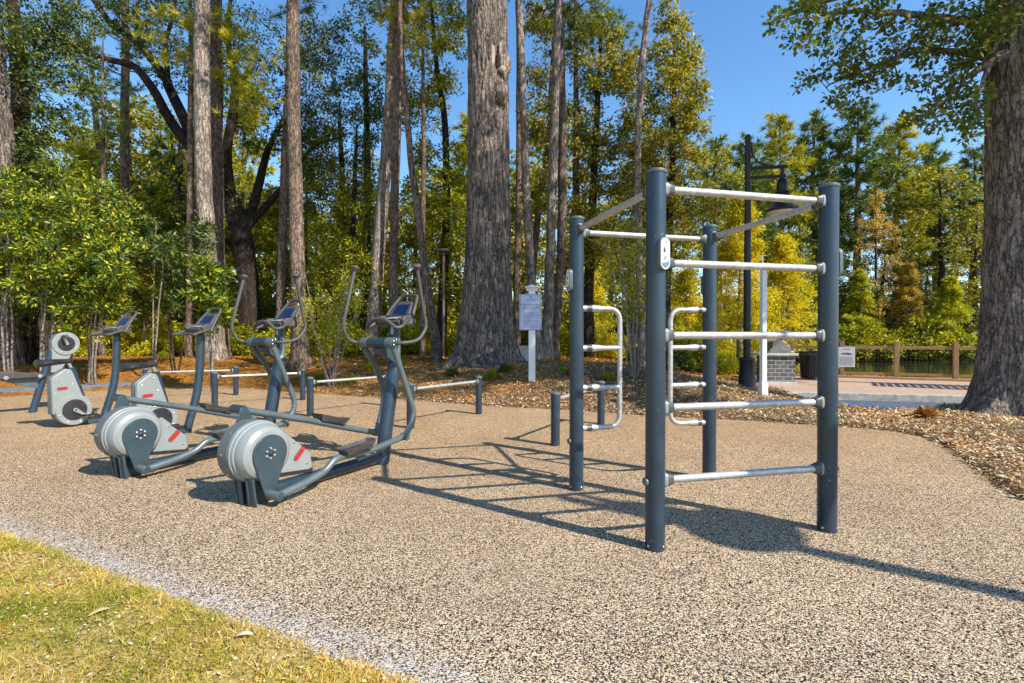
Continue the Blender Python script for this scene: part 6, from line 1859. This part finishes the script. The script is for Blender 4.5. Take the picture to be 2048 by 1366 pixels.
# ------------------------------------------------------------------ ground litter and turf
def scatter(n, x0, x1, y0, y1, test):
    x = rng.uniform(x0, x1, n); y = rng.uniform(y0, y1, n)
    k = test(x, y); return x[k], y[k]
def chips(name, x, y, Lr, wf, mat, lift=0.012, tilt=0.35, z=None):
    n = len(x)
    zz = H(x, y) + lift * rng.random(n) * 1.5 if z is None else np.full(n, z) 
    a = rng.uniform(0, 6.28, n)
    D = np.stack([np.cos(a), np.sin(a), rng.normal(size=n) * tilt], -1)
    Nn = np.stack([rng.normal(size=n) * tilt, rng.normal(size=n) * tilt, np.ones(n)], -1)
    Lr = Lr * rng.uniform(0.5, 1.4, n)
    P = np.stack([x, y, zz], -1) 
    o = leaves(name, P, D, Nn, Lr, Lr * wf * rng.uniform(0.6, 1.4, n), mat, None, 0.18)
    return tag(o, kind='stuff')
out = lambda x, y: (sdist(x, y, RUB) > -0.03) & (sdist(x, y, ROAD) > 0.0) & (sdist(x, y, PLAZA) > 0.05)
edge_out = lambda x, y: out(x, y) & (sdist(x, y, RUB) < 0.5)
x, y = scatter(125000, 3.9, 9.5, 2.6, 10.5, out); chips('mulch_chips', x, y, 0.056, 0.24, L['litter'])
x, y = scatter(60000, -5, 7, 7.6, 14.5, out); chips('mulch_chips', x, y, 0.06, 0.28, L['litter'])
x, y = scatter(26000, -16, 4, 9, 19, out); chips('pine_straw_litter', x, y, 0.14, 0.09, L['straw'], 0.02, 0.25)
x, y = scatter(16000, -14, -3, 10.5, 17, out); chips('pine_straw_litter', x, y, 0.12, 0.12, L['straw'], 0.02, 0.25)
x, y = scatter(9000, -12, 12, 14, 24, lambda x, y: out(x, y)); chips('fallen_leaf_litter', x, y, 0.1, 0.6, L['straw'], 0.02, 0.3)
x, y = scatter(1500, 3.9, 9.5, 2.6, 10.5, out); chips('fallen_leaf_litter', x, y, 0.07, 0.5, L['litter'], 0.03, 0.4)
x, y = scatter(9000, 3.9, 9.5, 2.6, 10.5, lambda x, y: out(x, y) & (fbm(x * 1.5, y * 1.5, 3) > 0.47)); chips('pine_straw_litter', x, y, 0.15, 0.05, L['straw'], 0.03, 0.25)
x, y = scatter(2500, -5, 7, 8, 14.5, out); chips('fallen_leaf_litter', x, y, 0.075, 0.5, L['straw'], 0.03, 0.4)
# strays on the pad
x, y = scatter(3000, -11, 5.4, 3.5, 13, lambda x, y: (sdist(x, y, RUB) < 0) & (sdist(x, y, RUB) > -0.3)); chips('stray_litter', x, y, 0.04, 0.4, L['litter'], 0, 0.2, 0.008)
x, y = scatter(420, -11, 5, 2.2, 11, lambda x, y: (sdist(x, y, RUB) < -0.1)); chips('stray_litter', x, y, 0.022, 0.6, L['straw'], 0, 0.2, 0.006)

# turf: short blades, straw, bits
turf_in = lambda x, y: (sdist(x, y, RUB) > -0.02) & (x < 1.0)
def turf(n, x0, x1, y0, y1, l, w):
    x, y = scatter(n, x0, x1, y0, y1, lambda x, y: turf_in(x, y) & (fbm(x * 3.5, y * 3.5, 3) + rng.random(len(x)) * 0.4 > 0.5))
    m = len(x)
    P = np.stack([x, y, H(x, y) - 0.002], -1)
    a = rng.uniform(0, 6.28, m); e = rng.uniform(0.15, 1.3, m)
    D = np.stack([np.cos(a) * np.cos(e), np.sin(a) * np.cos(e), np.sin(e)], -1)
    Lr = l * rng.uniform(0.5, 1.5, m)
    o = leaves('grass', P, D, unit(m), Lr, w, L['grass'], None, 0.1, 0.35)
    rr_ = np.clip(fbm(x * 4.3, y * 4.3, 4) * 2.0 - 0.3 + rng.normal(size=m) * 0.22, 0, 1)
    o.data.attributes['rnd'].data.foreach_set('value', rr_.astype(np.float32))
    return tag(o, kind='stuff')
turf(260000, -4.2, 0.9, 0.9, 4.1, 0.03, 0.0034)
turf(16000, -4.2, 0.9, 0.9, 4.1, 0.065, 0.0042)
turf(40000, -14, -4.2, -1, 6.5, 0.045, 0.008)
x, y = scatter(30000, -4.2, 0.9, 1.0, 4.1, turf_in); chips('turf_litter', x, y, 0.014, 0.5, L['litter'], 0.012, 0.3)
x, y = scatter(2600, -4.2, 0.9, 1.0, 4.1, turf_in); chips('turf_litter', x, y, 0.13, 0.025, L['straw'], 0.02, 0.15)

# individual fallen leaves
def big_leaf(p, rz, l, label, lobed=False, mat='straw'):
    t = MB()
    if lobed:
        out_ = [(0, 0), (.12, .06), (.2, .28), (.3, .1), (.42, .12), (.5, .4), (.6, .16), (.74, .2), (.86, .3), (.88, .08), (1.0, 0)]
    else:
        out_ = [(0, 0), (.15, .1), (.35, .17), (.6, .18), (.85, .1), (1.0, 0)]
    poly = out_ + [(a, -b) for a, b in out_[-2:0:-1]]
    V_ = [(a * l, b * l, 0.012 * math.sin(a * 3) + abs(b) * l * 0.25 + 0.004) for a, b in poly]
    cidx = len(V_); V_ += [(a * l, 0, 0.012 * math.sin(a * 3) + 0.003) for a in (0.25, 0.5, 0.75)]
    n = len(poly); fs = []
    def near(a): return cidx + (0 if a < .37 else 1 if a < .62 else 2)
    for i in range(n):
        a, b = i, (i + 1) % n
        ca, cb = near(poly[a][0]), near(poly[b][0])
        fs.append((a, b, cb)); 
        if ca != cb: fs.append((a, cb, ca))
    t.add(V_, fs)
    m = M['leaf_' + mat] if 'leaf_' + mat in M else None
    o = t.build('fallen_leaf', m, None, angle=60); o.location = p; o.rotation_euler.z = rz
    md = o.modifiers.new('thickness', 'SOLIDIFY'); md.thickness = 0.0012
    return tag(o, label, 'leaf')
M['leaf_tan'] = paint('dry tan leaf', (0.62, 0.42, 0.2), 0.7, 0, 0.25, 0.5, scuff=False)
M['leaf_pale'] = paint('dry pale leaf', (0.75, 0.6, 0.4), 0.7, 0, 0.2, 0.5, scuff=False)
M['leaf_orange'] = paint('dry orange leaf', (0.6, 0.27, 0.06), 0.7, 0, 0.25, 0.5, scuff=False)
for px, py, rz, l, lob, mt, lb in ((208, 1108, 0.5, 0.11, True, 'tan', 'curled tan oak leaf on the granules near the turf edge'),
        (1395, 1072, 0.1, 0.09, True, 'orange', 'orange oak leaf at the rim of the round lamp shadow'),
        (1645, 1080, -0.4, 0.1, True, 'pale', 'pale lobed leaf at the foot of the right front post'),
        (172, 1240, 0.9, 0.12, False, 'tan', 'long tan leaf lying in the turf'),
        (466, 1288, 0.25, 0.10, False, 'pale', 'smooth pale oval leaf in the turf, rightmost of the large ones'),
        (285, 1262, 0.4, 0.06, False, 'orange', 'small orange leaf beside a curved grass stem'),
        (108, 1180, 1.2, 0.06, False, 'orange', 'small upright orange leaf in the turf at the left'),
        (150, 908, 0.3, 0.07, True, 'orange', 'small orange leaf on the granules left of the farther elliptical trainer')):
    p = ground_at(px, py); big_leaf((p.x, p.y, p.z + 0.006), rz, l * 0.8, lb, lob, mt)
x_, y_ = scatter(260, -4.2, 0.9, 1.0, 4.1, turf_in)
